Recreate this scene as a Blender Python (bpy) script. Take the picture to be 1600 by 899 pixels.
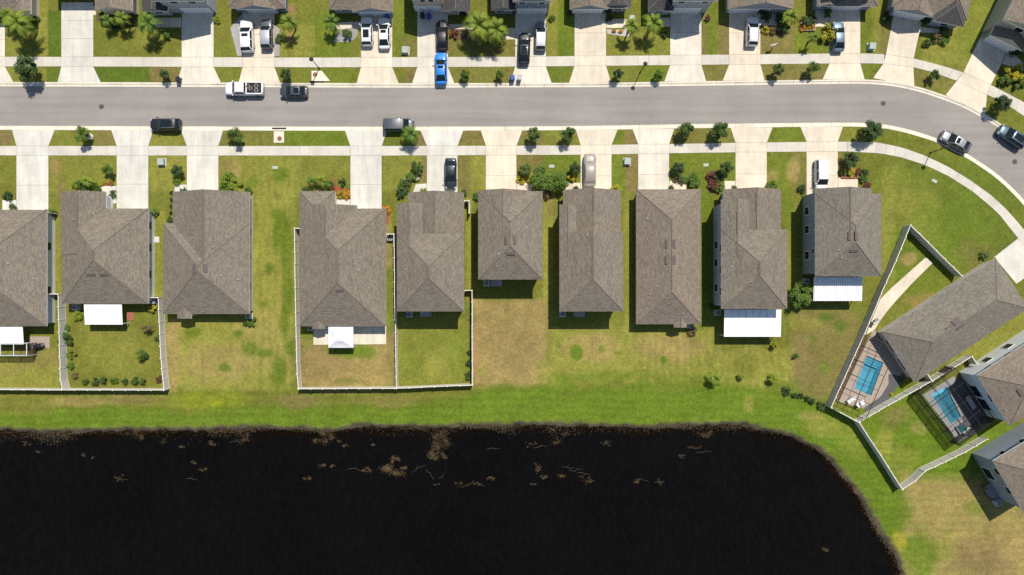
import bpy, bmesh, math, random
import numpy as np
from mathutils import Vector, Matrix, noise as mnoise

random.seed(7)
rng = np.random.default_rng(7)
scene = bpy.context.scene
col = scene.collection
for o in list(bpy.data.objects):
    bpy.data.objects.remove(o)

# ------------------------------------------------------------------ camera, sky, sun
CAM_H = 107.0
cam_d = bpy.data.cameras.new('camera')
cam_d.sensor_width = 36.0
cam_d.lens = 36.0 * CAM_H / 160.0
cam_d.clip_start = 1.0
cam_d.clip_end = 6000.0
cam = bpy.data.objects.new('camera', cam_d)
cam.location = (0, 0, CAM_H)
cam.rotation_euler = (0, 0, 0)
col.objects.link(cam)
scene.camera = cam

SUN = Vector((0.25, 0.54, 1.0)).normalized()       # direction towards the sun
SUN_EL = math.asin(SUN.z)
world = bpy.data.worlds.new('World')
scene.world = world
world.use_nodes = True
wn = world.node_tree
sky_t = wn.nodes.new('ShaderNodeTexSky')
sky_t.sky_type = 'NISHITA'
sky_t.sun_disc = False
sky_t.sun_elevation = SUN_EL
sky_t.sun_rotation = math.atan2(SUN.x, SUN.y)
sky_t.air_density = 1.0
sky_t.dust_density = 0.6
bg = wn.nodes['Background']
bg.inputs['Strength'].default_value = 0.10
wn.links.new(sky_t.outputs[0], bg.inputs['Color'])

sun_d = bpy.data.lights.new('sun', 'SUN')
sun_d.energy = 4.6
sun_d.angle = math.radians(0.53)
sun_d.color = (1.0, 0.945, 0.85)
sun = bpy.data.objects.new('sun', sun_d)
sun.rotation_euler = SUN.to_track_quat('Z', 'Y').to_euler()
sun.location = SUN * 200
col.objects.link(sun)

vs = scene.view_settings
vs.view_transform = 'Standard'
vs.look = 'None'
vs.exposure = 0.26
vs.gamma = 1.0
vs.use_curve_mapping = False
scene.cycles.use_denoising = False
scene.cycles.max_bounces = 6
scene.cycles.transparent_max_bounces = 12
scene.cycles.caustics_reflective = False
scene.cycles.caustics_refractive = False


# ------------------------------------------------------------------ helpers
def W(px, py, h=0.0):
    """a pixel of the photograph -> the point (x, y) at height h that it shows"""
    k = 0.1 * (1.0 - h / CAM_H)
    return ((px - 800.0) * k, (449.5 - py) * k)


def tag(o, label=None, cat=None, group=None, kind=None):
    if label: o['label'] = label
    if cat: o['category'] = cat
    if group: o['group'] = group
    if kind: o['kind'] = kind
    return o


def empty(name, loc, rz=0.0):
    o = bpy.data.objects.new(name, None)
    o.empty_display_size = 0.3
    o.location = loc
    o.rotation_euler = (0, 0, rz)
    col.objects.link(o)
    return o


def thing(name, label, cat, loc=(0, 0, 0), rz=0.0, group=None):
    return tag(empty(name, loc, rz), label, cat, group)


class MB:
    """collects faces for one mesh"""
    def __init__(s):
        s.v = []; s.f = []; s.m = []; s.uv = None

    def face(s, pts, mi=0):
        b = len(s.v)
        s.v += [tuple(p) for p in pts]
        s.f.append(tuple(range(b, b + len(pts))))
        s.m.append(mi)
        return s

    def box(s, x0, y0, z0, x1, y1, z1, mi=0):
        b = len(s.v)
        s.v += [(x0, y0, z0), (x1, y0, z0), (x1, y1, z0), (x0, y1, z0),
                (x0, y0, z1), (x1, y0, z1), (x1, y1, z1), (x0, y1, z1)]
        for f in ((0, 3, 2, 1), (4, 5, 6, 7), (0, 1, 5, 4), (1, 2, 6, 5), (2, 3, 7, 6), (3, 0, 4, 7)):
            s.f.append(tuple(b + i for i in f)); s.m.append(mi)
        return s

    def prism(s, poly, z0, z1, mi=0):
        """poly: list of (x, y)"""
        a = 0.0
        n = len(poly)
        for i in range(n):
            x0, y0 = poly[i]; x1, y1 = poly[(i + 1) % n]
            a += x0 * y1 - x1 * y0
        if a < 0: poly = poly[::-1]
        b = len(s.v)
        s.v += [(x, y, z0) for x, y in poly] + [(x, y, z1) for x, y in poly]
        s.f.append(tuple(b + i for i in reversed(range(n)))); s.m.append(mi)
        s.f.append(tuple(b + n + i for i in range(n))); s.m.append(mi)
        for i in range(n):
            j = (i + 1) % n
            s.f.append((b + i, b + j, b + n + j, b + n + i)); s.m.append(mi)
        return s

    def rings(s, rings, cap=True, mi=0, closed=True):
        b = len(s.v); n = len(rings[0])
        for r in rings: s.v += [tuple(p) for p in r]
        for k in range(len(rings) - 1):
            for i in range(n if closed else n - 1):
                j = (i + 1) % n
                s.f.append((b + k * n + i, b + k * n + j, b + (k + 1) * n + j, b + (k + 1) * n + i)); s.m.append(mi)
        if cap:
            s.f.append(tuple(b + i for i in reversed(range(n)))); s.m.append(mi)
            e = b + (len(rings) - 1) * n
            s.f.append(tuple(e + i for i in range(n))); s.m.append(mi)
        return s

    def tube(s, pts, rad, n=6, mi=0):
        pts = [Vector(p) for p in pts]
        if not isinstance(rad, (list, tuple)): rad = [rad] * len(pts)
        rs = []
        for i, p in enumerate(pts):
            d = (pts[min(i + 1, len(pts) - 1)] - pts[max(i - 1, 0)]).normalized()
            a = d.orthogonal().normalized() if abs(d.z) > 0.9 else Vector((-d.y, d.x, 0)).normalized()
            c = d.cross(a)
            rs.append([p + (a * math.cos(t) + c * math.sin(t)) * rad[i] for t in [2 * math.pi * q / n for q in range(n)]])
        return s.rings(rs, True, mi)

    def disc(s, cx, cy, z, r, n=16, mi=0):
        return s.face([(cx + r * math.cos(2 * math.pi * i / n), cy + r * math.sin(2 * math.pi * i / n), z) for i in range(n)], mi)

    def cyl(s, cx, cy, z0, z1, r, n=14, r1=None, mi=0):
        r1 = r if r1 is None else r1
        return s.rings([[(cx + q * math.cos(2 * math.pi * i / n), cy + q * math.sin(2 * math.pi * i / n), z) for i in range(n)] for z, q in ((z0, r), (z1, r1))], True, mi)

    def mesh(s, name, mats, smooth=False):
        me = bpy.data.meshes.new(name)
        me.from_pydata(s.v, [], s.f)
        if not isinstance(mats, (list, tuple)): mats = [mats]
        for m in mats: me.materials.append(m)
        if len(mats) > 1: me.polygons.foreach_set('material_index', s.m)
        if smooth: me.polygons.foreach_set('use_smooth', [True] * len(me.polygons))
        if s.uv is not None:
            l = me.uv_layers.new(name='UVMap')
            l.data.foreach_set('uv', s.uv)
        me.update()
        return me

    def build(s, name, mats, parent=None, smooth=False, loc=None):
        return link(name, s.mesh(name, mats, smooth), parent, loc)


def link(name, me, parent=None, loc=None, rz=None, scale=None):
    o = bpy.data.objects.new(name, me)
    if parent is not None: o.parent = parent
    if loc is not None: o.location = loc
    if rz is not None: o.rotation_euler = (0, 0, rz)
    if scale is not None: o.scale = scale if isinstance(scale, (tuple, list)) else (scale,) * 3
    col.objects.link(o)
    return o


def catmull(pts, n=8):
    out = []
    P = [pts[0]] + list(pts) + [pts[-1]]
    for i in range(1, len(P) - 2):
        p0, p1, p2, p3 = [np.array(q, float) for q in P[i - 1:i + 3]]
        for k in range(n):
            t = k / n
            out.append(tuple(0.5 * ((2 * p1) + (-p0 + p2) * t + (2 * p0 - 5 * p1 + 4 * p2 - p3) * t * t + (-p0 + 3 * p1 - 3 * p2 + p3) * t ** 3)))
    out.append(tuple(pts[-1]))
    return out


def resample(pts, step=None, n=None):
    p = np.array(pts, float)
    d = np.r_[0, np.cumsum(np.hypot(*np.diff(p, axis=0).T))]
    if n is None: n = max(2, int(round(d[-1] / step)) + 1)
    t = np.linspace(0, d[-1], n)
    return np.c_[np.interp(t, d, p[:, 0]), np.interp(t, d, p[:, 1])]


def offset(p, d):
    """offset a polyline to its left by d"""
    p = np.asarray(p, float)
    t = np.gradient(p, axis=0)
    t /= np.linalg.norm(t, axis=1)[:, None]
    return p + np.c_[-t[:, 1], t[:, 0]] * d


def sdf(poly, X, Y):
    """signed distance to a closed polygon, negative inside"""
    poly = np.asarray(poly, float)
    d = np.full(X.shape, 1e9); inside = np.zeros(X.shape, bool)
    for i in range(len(poly)):
        ax, ay = poly[i]; bx, by = poly[(i + 1) % len(poly)]
        ex, ey = bx - ax, by - ay
        L = ex * ex + ey * ey
        if L < 1e-12: continue
        t = np.clip(((X - ax) * ex + (Y - ay) * ey) / L, 0, 1)
        d = np.minimum(d, (X - ax - t * ex) ** 2 + (Y - ay - t * ey) ** 2)
        if ey != 0:
            c = ((ay > Y) != (by > Y)) & (X < ex * (Y - ay) / ey + ax)
            inside ^= c
    d = np.sqrt(d)
    return np.where(inside, -d, d)


def vnoise(X, Y, scale, seed):
    """smooth value noise, -1..1"""
    r = np.random.default_rng(seed)
    T = r.uniform(-1, 1, (256, 256))
    x = X / scale + 1000.3; y = Y / scale + 1000.7
    xi = np.floor(x).astype(int); yi = np.floor(y).astype(int)
    fx = x - xi; fy = y - yi
    fx = fx * fx * (3 - 2 * fx); fy = fy * fy * (3 - 2 * fy)
    a = T[xi % 256, yi % 256]; b = T[(xi + 1) % 256, yi % 256]
    c = T[xi % 256, (yi + 1) % 256]; d = T[(xi + 1) % 256, (yi + 1) % 256]
    return (a * (1 - fx) + b * fx) * (1 - fy) + (c * (1 - fx) + d * fx) * fy


# ------------------------------------------------------------------ materials
class NT:
    def __init__(s, name):
        s.mat = bpy.data.materials.new(name)
        s.mat.use_nodes = True
        s.t = s.mat.node_tree
        s.b = s.t.nodes['Principled BSDF']
        s.out = s.t.nodes['Material Output']

    def n(s, ty, **kw):
        nd = s.t.nodes.new(ty)
        for k, v in kw.items():
            if k.startswith('i_'):
                key = k[2:].replace('_', ' ')
                nd.inputs[int(key) if key.isdigit() else key].default_value = v
            else: setattr(nd, k, v)
        return nd

    def l(s, a, b): s.t.links.new(a, b)

    def coord(s, kind='Object', scale=(1, 1, 1)):
        c = s.n('ShaderNodeTexCoord')
        m = s.n('ShaderNodeMapping')
        m.inputs['Scale'].default_value = scale
        s.l(c.outputs[kind], m.inputs['Vector'])
        return m.outputs[0]

    def wpos(s, scale=(1, 1, 1)):
        g = s.n('ShaderNodeNewGeometry')
        m = s.n('ShaderNodeMapping')
        m.inputs['Scale'].default_value = scale
        s.l(g.outputs['Position'], m.inputs['Vector'])
        return m.outputs[0]

    def noise(s, vec, scale, detail=3.0, rough=0.55):
        t = s.n('ShaderNodeTexNoise')
        t.inputs['Scale'].default_value = scale
        t.inputs['Detail'].default_value = detail
        t.inputs['Roughness'].default_value = rough
        s.l(vec, t.inputs['Vector'])
        return t.outputs['Fac']

    def ramp(s, fac, stops):
        r = s.n('ShaderNodeValToRGB')
        e = r.color_ramp.elements
        while len(e) > 1: e.remove(e[-1])
        e[0].position = stops[0][0]
        c = stops[0][1]; e[0].color = (c[0], c[1], c[2], 1) if isinstance(c, tuple) else (c, c, c, 1)
        for p, c in stops[1:]:
            q = e.new(p); q.color = (c[0], c[1], c[2], 1) if isinstance(c, tuple) else (c, c, c, 1)
        s.l(fac, r.inputs[0])
        return r.outputs[0]

    def mix(s, a, b, fac=1.0, mode='MIX'):
        m = s.n('ShaderNodeMix', data_type='RGBA', blend_type=mode)
        for sock, v in ((m.inputs[0], fac), (m.inputs[6], a), (m.inputs[7], b)):
            if isinstance(v, (int, float)): sock.default_value = v
            elif isinstance(v, tuple): sock.default_value = (v[0], v[1], v[2], 1)
            else: s.l(v, sock)
        return m.outputs[2]

    def bump(s, h, strength=0.3, dist=0.05):
        b = s.n('ShaderNodeBump')
        b.inputs['Strength'].default_value = strength
        b.inputs['Distance'].default_value = dist
        s.l(h, b.inputs['Height'])
        s.l(b.outputs[0], s.b.inputs['Normal'])

    def done(s, color=None, rough=0.8, metal=0.0, spec=0.3):
        if color is not None:
            if isinstance(color, tuple): s.b.inputs['Base Color'].default_value = (*color, 1)
            else: s.l(color, s.b.inputs['Base Color'])
        s.b.inputs['Roughness'].default_value = rough
        s.b.inputs['Metallic'].default_value = metal
        s.b.inputs['Specular IOR Level'].default_value = spec
        return s.mat


_plain = {}
def plain(c, rough=0.7, metal=0.0, spec=0.3, var=0.12, scale=3.0):
    """a painted or moulded surface with slight mottling"""
    key = (c, rough, metal, spec, var, scale)
    if key not in _plain:
        t = NT('surface')
        f = t.noise(t.coord('Object'), scale, 3)
        k = t.ramp(f, [(0.3, 1 - var), (0.7, 1.0)])
        _plain[key] = t.done(t.mix(c, k, 1.0, 'MULTIPLY'), rough, metal, spec)
    return _plain[key]


M = {}

def concrete(c, streak=True):
    t = NT('concrete')
    p = t.wpos()
    big = t.ramp(t.noise(p, 0.35, 4, 0.6), [(0.3, 0.84), (0.7, 1.06)])
    fine = t.ramp(t.noise(p, 6.0, 4, 0.7), [(0.25, 0.90), (0.75, 1.07)])
    k = t.mix(big, fine, 1.0, 'MULTIPLY')
    if streak:
        st = t.ramp(t.noise(t.wpos((1.1, 0.12, 1)), 1.2, 3, 0.6), [(0.35, 0.90), (0.62, 1.03)])
        k = t.mix(k, st, 1.0, 'MULTIPLY')
    oi = t.n('ShaderNodeObjectInfo')
    r = t.ramp(oi.outputs['Random'], [(0.0, 0.94), (1.0, 1.03)])
    k = t.mix(k, r, 1.0, 'MULTIPLY')
    spot = t.ramp(t.noise(p, 1.7, 5, 0.65), [(0.60, 1.0), (0.76, 0.78)])
    k = t.mix(k, spot, 1.0, 'MULTIPLY')
    return t.done(t.mix(c, k, 1.0, 'MULTIPLY'), 0.9, 0, 0.2)

M['conc_white'] = concrete((0.585, 0.56, 0.49))
M['conc_tan'] = concrete((0.66, 0.575, 0.45))
M['conc_mid'] = concrete((0.64, 0.585, 0.485))
M['conc_walk'] = concrete((0.545, 0.505, 0.43), False)
M['conc_grey'] = concrete((0.33, 0.315, 0.30))
M['kerb'] = concrete((0.66, 0.60, 0.48), False)
M['joint'] = plain((0.20, 0.185, 0.16), 0.95)
M['patio'] = concrete((0.62, 0.57, 0.45))

# asphalt: pale, worn, with streaks along the lane and dark spots
t = NT('asphalt')
p = t.wpos()
a = t.ramp(t.noise(p, 9.0, 5, 0.75), [(0.25, 0.86), (0.75, 1.12)])
b = t.ramp(t.noise(p, 0.12, 4, 0.6), [(0.3, 0.90), (0.7, 1.08)])
c = t.ramp(t.noise(t.wpos((0.04, 0.9, 1)), 1.0, 3, 0.6), [(0.3, 0.89), (0.7, 1.07)])
d = t.ramp(t.noise(p, 0.9, 6, 0.75), [(0.60, 1.0), (0.76, 0.78)])
k = t.mix(t.mix(a, b, 1.0, 'MULTIPLY'), t.mix(c, d, 1.0, 'MULTIPLY'), 1.0, 'MULTIPLY')
crack = t.n('ShaderNodeTexVoronoi', feature='DISTANCE_TO_EDGE')
crack.inputs['Scale'].default_value = 0.13
wv = t.n('ShaderNodeVectorMath', operation='ADD')
nz = t.n('ShaderNodeTexNoise'); nz.inputs['Scale'].default_value = 0.6; nz.inputs['Detail'].default_value = 4
sc_ = t.n('ShaderNodeVectorMath', operation='SCALE'); sc_.inputs['Scale'].default_value = 3.0
t.l(p, nz.inputs['Vector']); t.l(nz.outputs['Color'], sc_.inputs[0])
t.l(p, wv.inputs[0]); t.l(sc_.outputs[0], wv.inputs[1]); t.l(wv.outputs[0], crack.inputs['Vector'])
k = t.mix(k, t.ramp(t.noise(p, 2.3, 3, 0.6), [(0.68, 1.0), (0.74, 0.72)]), 1.0, 'MULTIPLY')
k = t.mix(k, t.ramp(crack.outputs['Distance'], [(0.0, 0.94), (0.010, 1.0)]), 1.0, 'MULTIPLY')
t.bump(t.noise(p, 30.0, 2), 0.25, 0.01)
M['asphalt'] = t.done(t.mix((0.258, 0.238, 0.214), k, 1.0, 'MULTIPLY'), 0.9, 0, 0.25)

# grass: colours come from the ground's attribute, blades from fine noise
t = NT('grass')
at = t.n('ShaderNodeAttribute', attribute_name='turf')
p = t.wpos()
a = t.ramp(t.noise(p, 2.2, 8, 0.85), [(0.33, 0.62), (0.5, 1.0), (0.67, 1.42)])
b = t.ramp(t.noise(p, 9.0, 4, 0.8), [(0.30, 0.60), (0.70, 1.40)])
c = t.ramp(t.noise(p, 0.8, 5, 0.7), [(0.3, (0.86, 0.90, 0.86)), (0.7, (1.12, 1.06, 1.1))])
k = t.mix(t.mix(a, b, 1.0, 'MULTIPLY'), c, 1.0, 'MULTIPLY')
t.bump(t.noise(p, 12.0, 4, 0.8), 0.6, 0.06)
M['grass'] = t.done(t.mix(at.outputs['Color'], k, 1.0, 'MULTIPLY'), 0.95, 0, 0.08)

# dark murky pond water; the ripple's glints are also mottled into the colour
t = NT('pond_water')
p = t.wpos((1.0, 0.45, 1))
t.bump(t.noise(p, 3.0, 4, 0.6), 0.5, 0.05)
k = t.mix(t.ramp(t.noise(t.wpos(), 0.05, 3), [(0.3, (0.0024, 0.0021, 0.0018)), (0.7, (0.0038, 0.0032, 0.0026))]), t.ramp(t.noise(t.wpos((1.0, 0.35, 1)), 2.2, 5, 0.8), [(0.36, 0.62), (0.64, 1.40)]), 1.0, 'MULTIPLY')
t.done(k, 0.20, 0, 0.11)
# clear enough to show the muddy bottom where it is shallow
dp = t.n('ShaderNodeAttribute', attribute_name='depth')
cl = t.ramp(dp.outputs['Fac'], [(0.0, 0.92), (0.22, 0.62), (0.55, 0.22), (1.0, 0.0)])
trw = t.n('ShaderNodeBsdfTransparent'); trw.inputs['Color'].default_value = (0.52, 0.44, 0.34, 1)
mxw = t.n('ShaderNodeMixShader')
t.l(cl, mxw.inputs[0]); t.l(t.b.outputs[0], mxw.inputs[1]); t.l(trw.outputs[0], mxw.inputs[2])
t.l(mxw.outputs[0], t.out.inputs['Surface'])
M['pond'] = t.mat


def shingle(c):
    t = NT('shingles')
    uv = t.coord('UV', (1, 1, 1))
    m1 = t.n('ShaderNodeMapping'); m1.inputs['Scale'].default_value = (1.9, 5.2, 1)
    m2 = t.n('ShaderNodeMapping'); m2.inputs['Scale'].default_value = (3.2, 7.2, 1)
    t.l(uv, m1.inputs[0]); t.l(uv, m2.inputs[0])
    oi = t.n('ShaderNodeObjectInfo')
    a = t.ramp(t.noise(m1.outputs[0], 1.5, 4, 0.75), [(0.30, (0.84, 0.83, 0.81)), (0.5, (1.0, 0.99, 0.98)), (0.70, (1.19, 1.17, 1.15))])
    # single tabs of a course
    br = t.n('ShaderNodeTexBrick')
    br.inputs['Scale'].default_value = 1.0
    br.inputs['Brick Width'].default_value = 0.42
    br.inputs['Row Height'].default_value = 0.19
    br.inputs['Mortar Size'].default_value = 0.012
    br.inputs['Color1'].default_value = (0.80, 0.80, 0.80, 1)
    br.inputs['Color2'].default_value = (1.20, 1.19, 1.17, 1)
    br.inputs['Mortar'].default_value = (0.55, 0.53, 0.50, 1)
    t.l(uv, br.inputs['Vector'])
    b = t.ramp(t.noise(t.wpos(), 0.25, 4, 0.6), [(0.3, 0.93), (0.7, 1.06)])
    k = t.mix(t.mix(a, br.outputs['Color'], 1.0, 'MULTIPLY'), b, 1.0, 'MULTIPLY')
    t.bump(br.outputs['Fac'], 0.3, 0.01)
    return t.done(t.mix(c, k, 1.0, 'MULTIPLY'), 0.95, 0, 0.12)

M['shingle'] = shingle((0.187, 0.162, 0.130))
M['shingle_warm'] = shingle((0.200, 0.166, 0.134))
M['shingle_dark_and_shade'] = shingle((0.070, 0.068, 0.070))  # dark shingle, also used to paint shade on a porch roof
M['shingle_grey'] = shingle((0.178, 0.161, 0.134))
M['ridge_cap'] = plain((0.185, 0.160, 0.130), 0.95, 0, 0.1, 0.3, 2.5)
M['vent'] = plain((0.125, 0.095, 0.088), 0.8)
M['white'] = plain((0.78, 0.78, 0.77), 0.5, 0, 0.4, 0.08)
M['white_metal'] = plain((0.80, 0.80, 0.80), 0.38, 0, 0.5, 0.06, 0.6)
M['pipe'] = plain((0.50, 0.50, 0.48), 0.5)
M['black'] = plain((0.012, 0.012, 0.013), 0.6)
M['tyre'] = plain((0.018, 0.018, 0.019), 0.85)
M['rim'] = plain((0.45, 0.45, 0.46), 0.3, 0.8, 0.5)
M['darkmetal'] = plain((0.03, 0.03, 0.032), 0.5, 0.2)
M['bronze'] = plain((0.045, 0.035, 0.028), 0.5, 0.3)
M['pane'] = plain((0.012, 0.018, 0.022), 0.10, 0, 0.22, 0.1)


def siding(c, lap=0.2):
    t = NT('wall')
    g = t.n('ShaderNodeNewGeometry')
    sx = t.n('ShaderNodeSeparateXYZ'); t.l(g.outputs['Position'], sx.inputs[0])
    md = t.n('ShaderNodeMath', operation='MODULO'); md.inputs[1].default_value = lap
    t.l(sx.outputs[2], md.inputs[0])
    ln = t.ramp(md.outputs[0], [(0.0, 0.80), (0.03, 0.95), (0.06, 1.0)])
    f = t.ramp(t.noise(t.wpos(), 1.2, 4), [(0.3, 0.93), (0.7, 1.03)])
    return t.done(t.mix(c, t.mix(ln, f, 1.0, 'MULTIPLY'), 1.0, 'MULTIPLY'), 0.8, 0, 0.2)

M['w_tan'] = siding((0.52, 0.46, 0.36))
M['w_cream'] = siding((0.60, 0.54, 0.42))
M['w_white'] = siding((0.68, 0.69, 0.68))
M['w_grey'] = siding((0.36, 0.38, 0.40))
M['w_blue'] = siding((0.22, 0.26, 0.31))
M['w_green'] = siding((0.40, 0.41, 0.33))
M['w_slate'] = siding((0.27, 0.30, 0.33))
M['vinyl'] = siding((0.56, 0.53, 0.45), 1.7)
M['vinyl_rail'] = plain((0.68, 0.65, 0.57), 0.45, 0, 0.4, 0.06)
M['door'] = siding((0.62, 0.60, 0.55), 0.53)


def leafmat(c1, c2, trans=0.25):
    t = NT('leaf')
    oi = t.n('ShaderNodeObjectInfo')
    f = t.noise(t.coord('Object'), 1.3, 3, 0.6)
    k = t.mix(c1, c2, t.ramp(f, [(0.32, 0.0), (0.68, 1.0)]))
    r = t.ramp(oi.outputs['Random'], [(0.0, (0.92, 0.98, 0.9)), (0.5, (1.15, 1.15, 1.1)), (1.0, (1.42, 1.32, 1.1))])
    k = t.mix(k, r, 1.0, 'MULTIPLY')
    t.b.inputs['Subsurface Weight'].default_value = 0
    t.done(k, 0.6, 0, 0.25)
    tr = t.n('ShaderNodeBsdfTranslucent')
    t.l(k, tr.inputs['Color'])
    mx = t.n('ShaderNodeMixShader'); mx.inputs[0].default_value = trans
    t.l(t.b.outputs[0], mx.inputs[1]); t.l(tr.outputs[0], mx.inputs[2])
    t.l(mx.outputs[0], t.out.inputs['Surface'])
    return t.mat

M['leaf'] = leafmat((0.045, 0.088, 0.020), (0.090, 0.145, 0.034))
M['leaf_dark'] = leafmat((0.032, 0.062, 0.020), (0.068, 0.108, 0.032))
M['leaf_lime'] = leafmat((0.13, 0.20, 0.018), (0.21, 0.26, 0.028))
M['leaf_mid'] = leafmat((0.070, 0.135, 0.018), (0.125, 0.190, 0.030))
M['leaf_palm'] = leafmat((0.105, 0.165, 0.018), (0.20, 0.24, 0.030))
M['leaf_yellow'] = leafmat((0.44, 0.35, 0.02), (0.19, 0.22, 0.025))
M['leaf_red'] = leafmat((0.14, 0.045, 0.028), (0.10, 0.06, 0.03))
M['leaf_orange'] = leafmat((0.42, 0.16, 0.025), (0.40, 0.27, 0.03))
M['leaf_brown'] = leafmat((0.16, 0.12, 0.06), (0.10, 0.085, 0.035))
M['leaf_white'] = leafmat((0.55, 0.56, 0.50), (0.14, 0.20, 0.06))
M['bark'] = plain((0.13, 0.10, 0.075), 0.9, 0, 0.2, 0.4, 8.0)
M['dead'] = plain((0.145, 0.098, 0.048), 0.9, 0, 0.2, 0.55, 2.0)
M['twig'] = plain((0.115, 0.098, 0.075), 0.9, 0, 0.2, 0.4, 2.0)


def paint(c, metal=0.0):
    t = NT('car_paint')
    f = t.ramp(t.noise(t.coord('Object'), 1.5, 3), [(0.3, 0.93), (0.7, 1.03)])
    t.b.inputs['Coat Weight'].default_value = 0.6
    t.b.inputs['Coat Roughness'].default_value = 0.08
    return t.done(t.mix(c, f, 1.0, 'MULTIPLY'), 0.42, metal, 0.4)

# mulch, pavers, pool
M['mulch_red'] = plain((0.34, 0.095, 0.045), 0.95, 0, 0.1, 0.55, 9.0)
M['mulch_brown'] = plain((0.16, 0.10, 0.06), 0.95, 0, 0.1, 0.55, 9.0)
M['gravel'] = plain((0.55, 0.52, 0.47), 0.95, 0, 0.1, 0.5, 14.0)
M['paver_tan'] = plain((0.36, 0.295, 0.235), 0.9, 0, 0.15, 0.25, 5.0)
M['dark_paver_and_shade'] = plain((0.10, 0.10, 0.105), 0.9, 0, 0.15, 0.25, 5.0)  # dark porch pavers, also the painted shade on the pool deck
M['paver_grey'] = plain((0.30, 0.29, 0.28), 0.9, 0, 0.15, 0.25, 5.0)
M['brick'] = plain((0.36, 0.13, 0.085), 0.9, 0, 0.15, 0.35, 6.0)
M['plaster_aqua'] = plain((0.25, 0.37, 0.37), 0.6, 0, 0.3, 0.12, 1.0)
M['plaster_blue'] = plain((0.62, 0.88, 0.95), 0.6, 0, 0.3, 0.12, 1.0)

t = NT('pool_water')
tr = t.n('ShaderNodeBsdfTransparent'); tr.inputs['Color'].default_value = (0.58, 0.88, 0.98, 1)
gl = t.n('ShaderNodeBsdfGlossy'); gl.inputs['Roughness'].default_value = 0.05
bm_ = t.n('ShaderNodeBump'); bm_.inputs['Strength'].default_value = 0.25; bm_.inputs['Distance'].default_value = 0.03
t.l(t.noise(t.wpos(), 4.0, 3), bm_.inputs['Height']); t.l(bm_.outputs[0], gl.inputs['Normal'])
fr = t.n('ShaderNodeFresnel'); fr.inputs['IOR'].default_value = 1.33
mx = t.n('ShaderNodeMixShader')
t.l(fr.outputs[0], mx.inputs[0]); t.l(tr.outputs[0], mx.inputs[1]); t.l(gl.outputs[0], mx.inputs[2])
wd = t.n('ShaderNodeBsdfDiffuse'); wd.inputs['Color'].default_value = (0.09, 0.42, 0.64, 1)
mw = t.n('ShaderNodeMixShader'); mw.inputs[0].default_value = 0.30
t.l(mx.outputs[0], mw.inputs[1]); t.l(wd.outputs[0], mw.inputs[2])
t.l(mw.outputs[0], t.out.inputs['Surface'])
M['pool_water'] = t.mat

for key, cover_ in (('screen', 0.08), ('screen_wall', 0.68)):
  t = NT('insect_screen')
  tr = t.n('ShaderNodeBsdfTransparent')
  df = t.n('ShaderNodeBsdfDiffuse'); df.inputs['Color'].default_value = (0.03, 0.03, 0.032, 1)
  mx = t.n('ShaderNodeMixShader'); mx.inputs[0].default_value = cover_      # how much of the light the weave stops
  t.l(tr.outputs[0], mx.inputs[1]); t.l(df.outputs[0], mx.inputs[2])
  t.l(mx.outputs[0], t.out.inputs['Surface'])
  M[key] = t.mat

# ================================================================== the setting
def Wl(pts, h=0.0): return [W(x, y, h) for x, y in pts]

# road edges (asphalt), in photo pixels on the ground
ROAD_N = [(-260, 134), (-100, 134.5), (0, 135), (300, 135.8), (600, 137), (800, 136.6), (950, 136), (1060, 134.3), (1200, 132.6), (1320, 131), (1356, 131.3),
          (1391, 134), (1427, 141), (1462, 151.5), (1503, 167), (1537, 185), (1564, 202), (1600, 230), (1640, 268), (1690, 330), (1730, 400)]
ROAD_S = [(-260, 196), (-100, 196.3), (0, 196.6), (280, 197.5), (550, 198), (800, 197.6), (940, 196.5), (1060, 194.4), (1200, 192.6), (1320, 191.6), (1373, 193.4), (1409, 199.6),
          (1445, 209.6), (1468, 218), (1510, 239.5), (1533, 254), (1560, 273), (1587, 298), (1610, 324), (1645, 375), (1680, 440)]
rn = resample(catmull(Wl(ROAD_N), 8), n=160)
rs = resample(catmull(Wl(ROAD_S), 8), n=160)
road_poly = np.vstack([rn, rs[::-1]])
ROAD_Z = -0.10
mb = MB()
for i in range(159):
    mb.face([(*rs[i], ROAD_Z), (*rs[i + 1], ROAD_Z), (*rn[i + 1], ROAD_Z), (*rn[i], ROAD_Z)])
tag(mb.build('road', M['asphalt']), kind='structure')

# kerbs: a flat gutter pan, then a low rounded rise, in three-metre lengths
def kerb(edge, side):
    root = tag(empty('kerb', (0, 0, 0)), kind='structure')
    p = resample(edge, 0.75)
    prof = [(-0.01, -0.30), (0.0, -0.085), (0.28, -0.075), (0.36, -0.02), (0.44, 0.035), (0.66, 0.04), (0.675, -0.30)]
    L = [(offset(p, side * d), z) for d, z in prof]
    k = 0
    while k < len(p) - 1:
        e = min(k + 4, len(p) - 1)
        ring = []
        for i in range(k, e + 1):
            r = []
            for q, z in L:
                x, y = q[i]
                if i == k or i == e:
                    j = i + (1 if i == k else -1)
                    x += (q[j][0] - x) * 0.02; y += (q[j][1] - y) * 0.02
                r.append((x, y, z))
            ring.append(r if side > 0 else r[::-1])
        MB().rings(ring).build('kerb_segment', M['kerb'], root)
        k = e
    return root
kerb(rn, 1)
kerb(rs, -1)

SLAB_Z = 0.045

def shrink(q, g):
    """pull a quad's corners in by g metres"""
    q = [np.array(p, float) for p in q]
    out = []
    for i in range(4):
        a = q[i - 1] - q[i]; b = q[(i + 1) % 4] - q[i]
        out.append(tuple(q[i] + a / np.linalg.norm(a) * g + b / np.linalg.norm(b) * g))
    return out

def slab(q, root, mat, g=0.012, z=SLAB_Z):
    q = shrink(q, g)
    # slightly eased top edge
    MB().prism(q, -0.05, z + random.uniform(-0.004, 0.004)).build('slab', mat, root)

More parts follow.
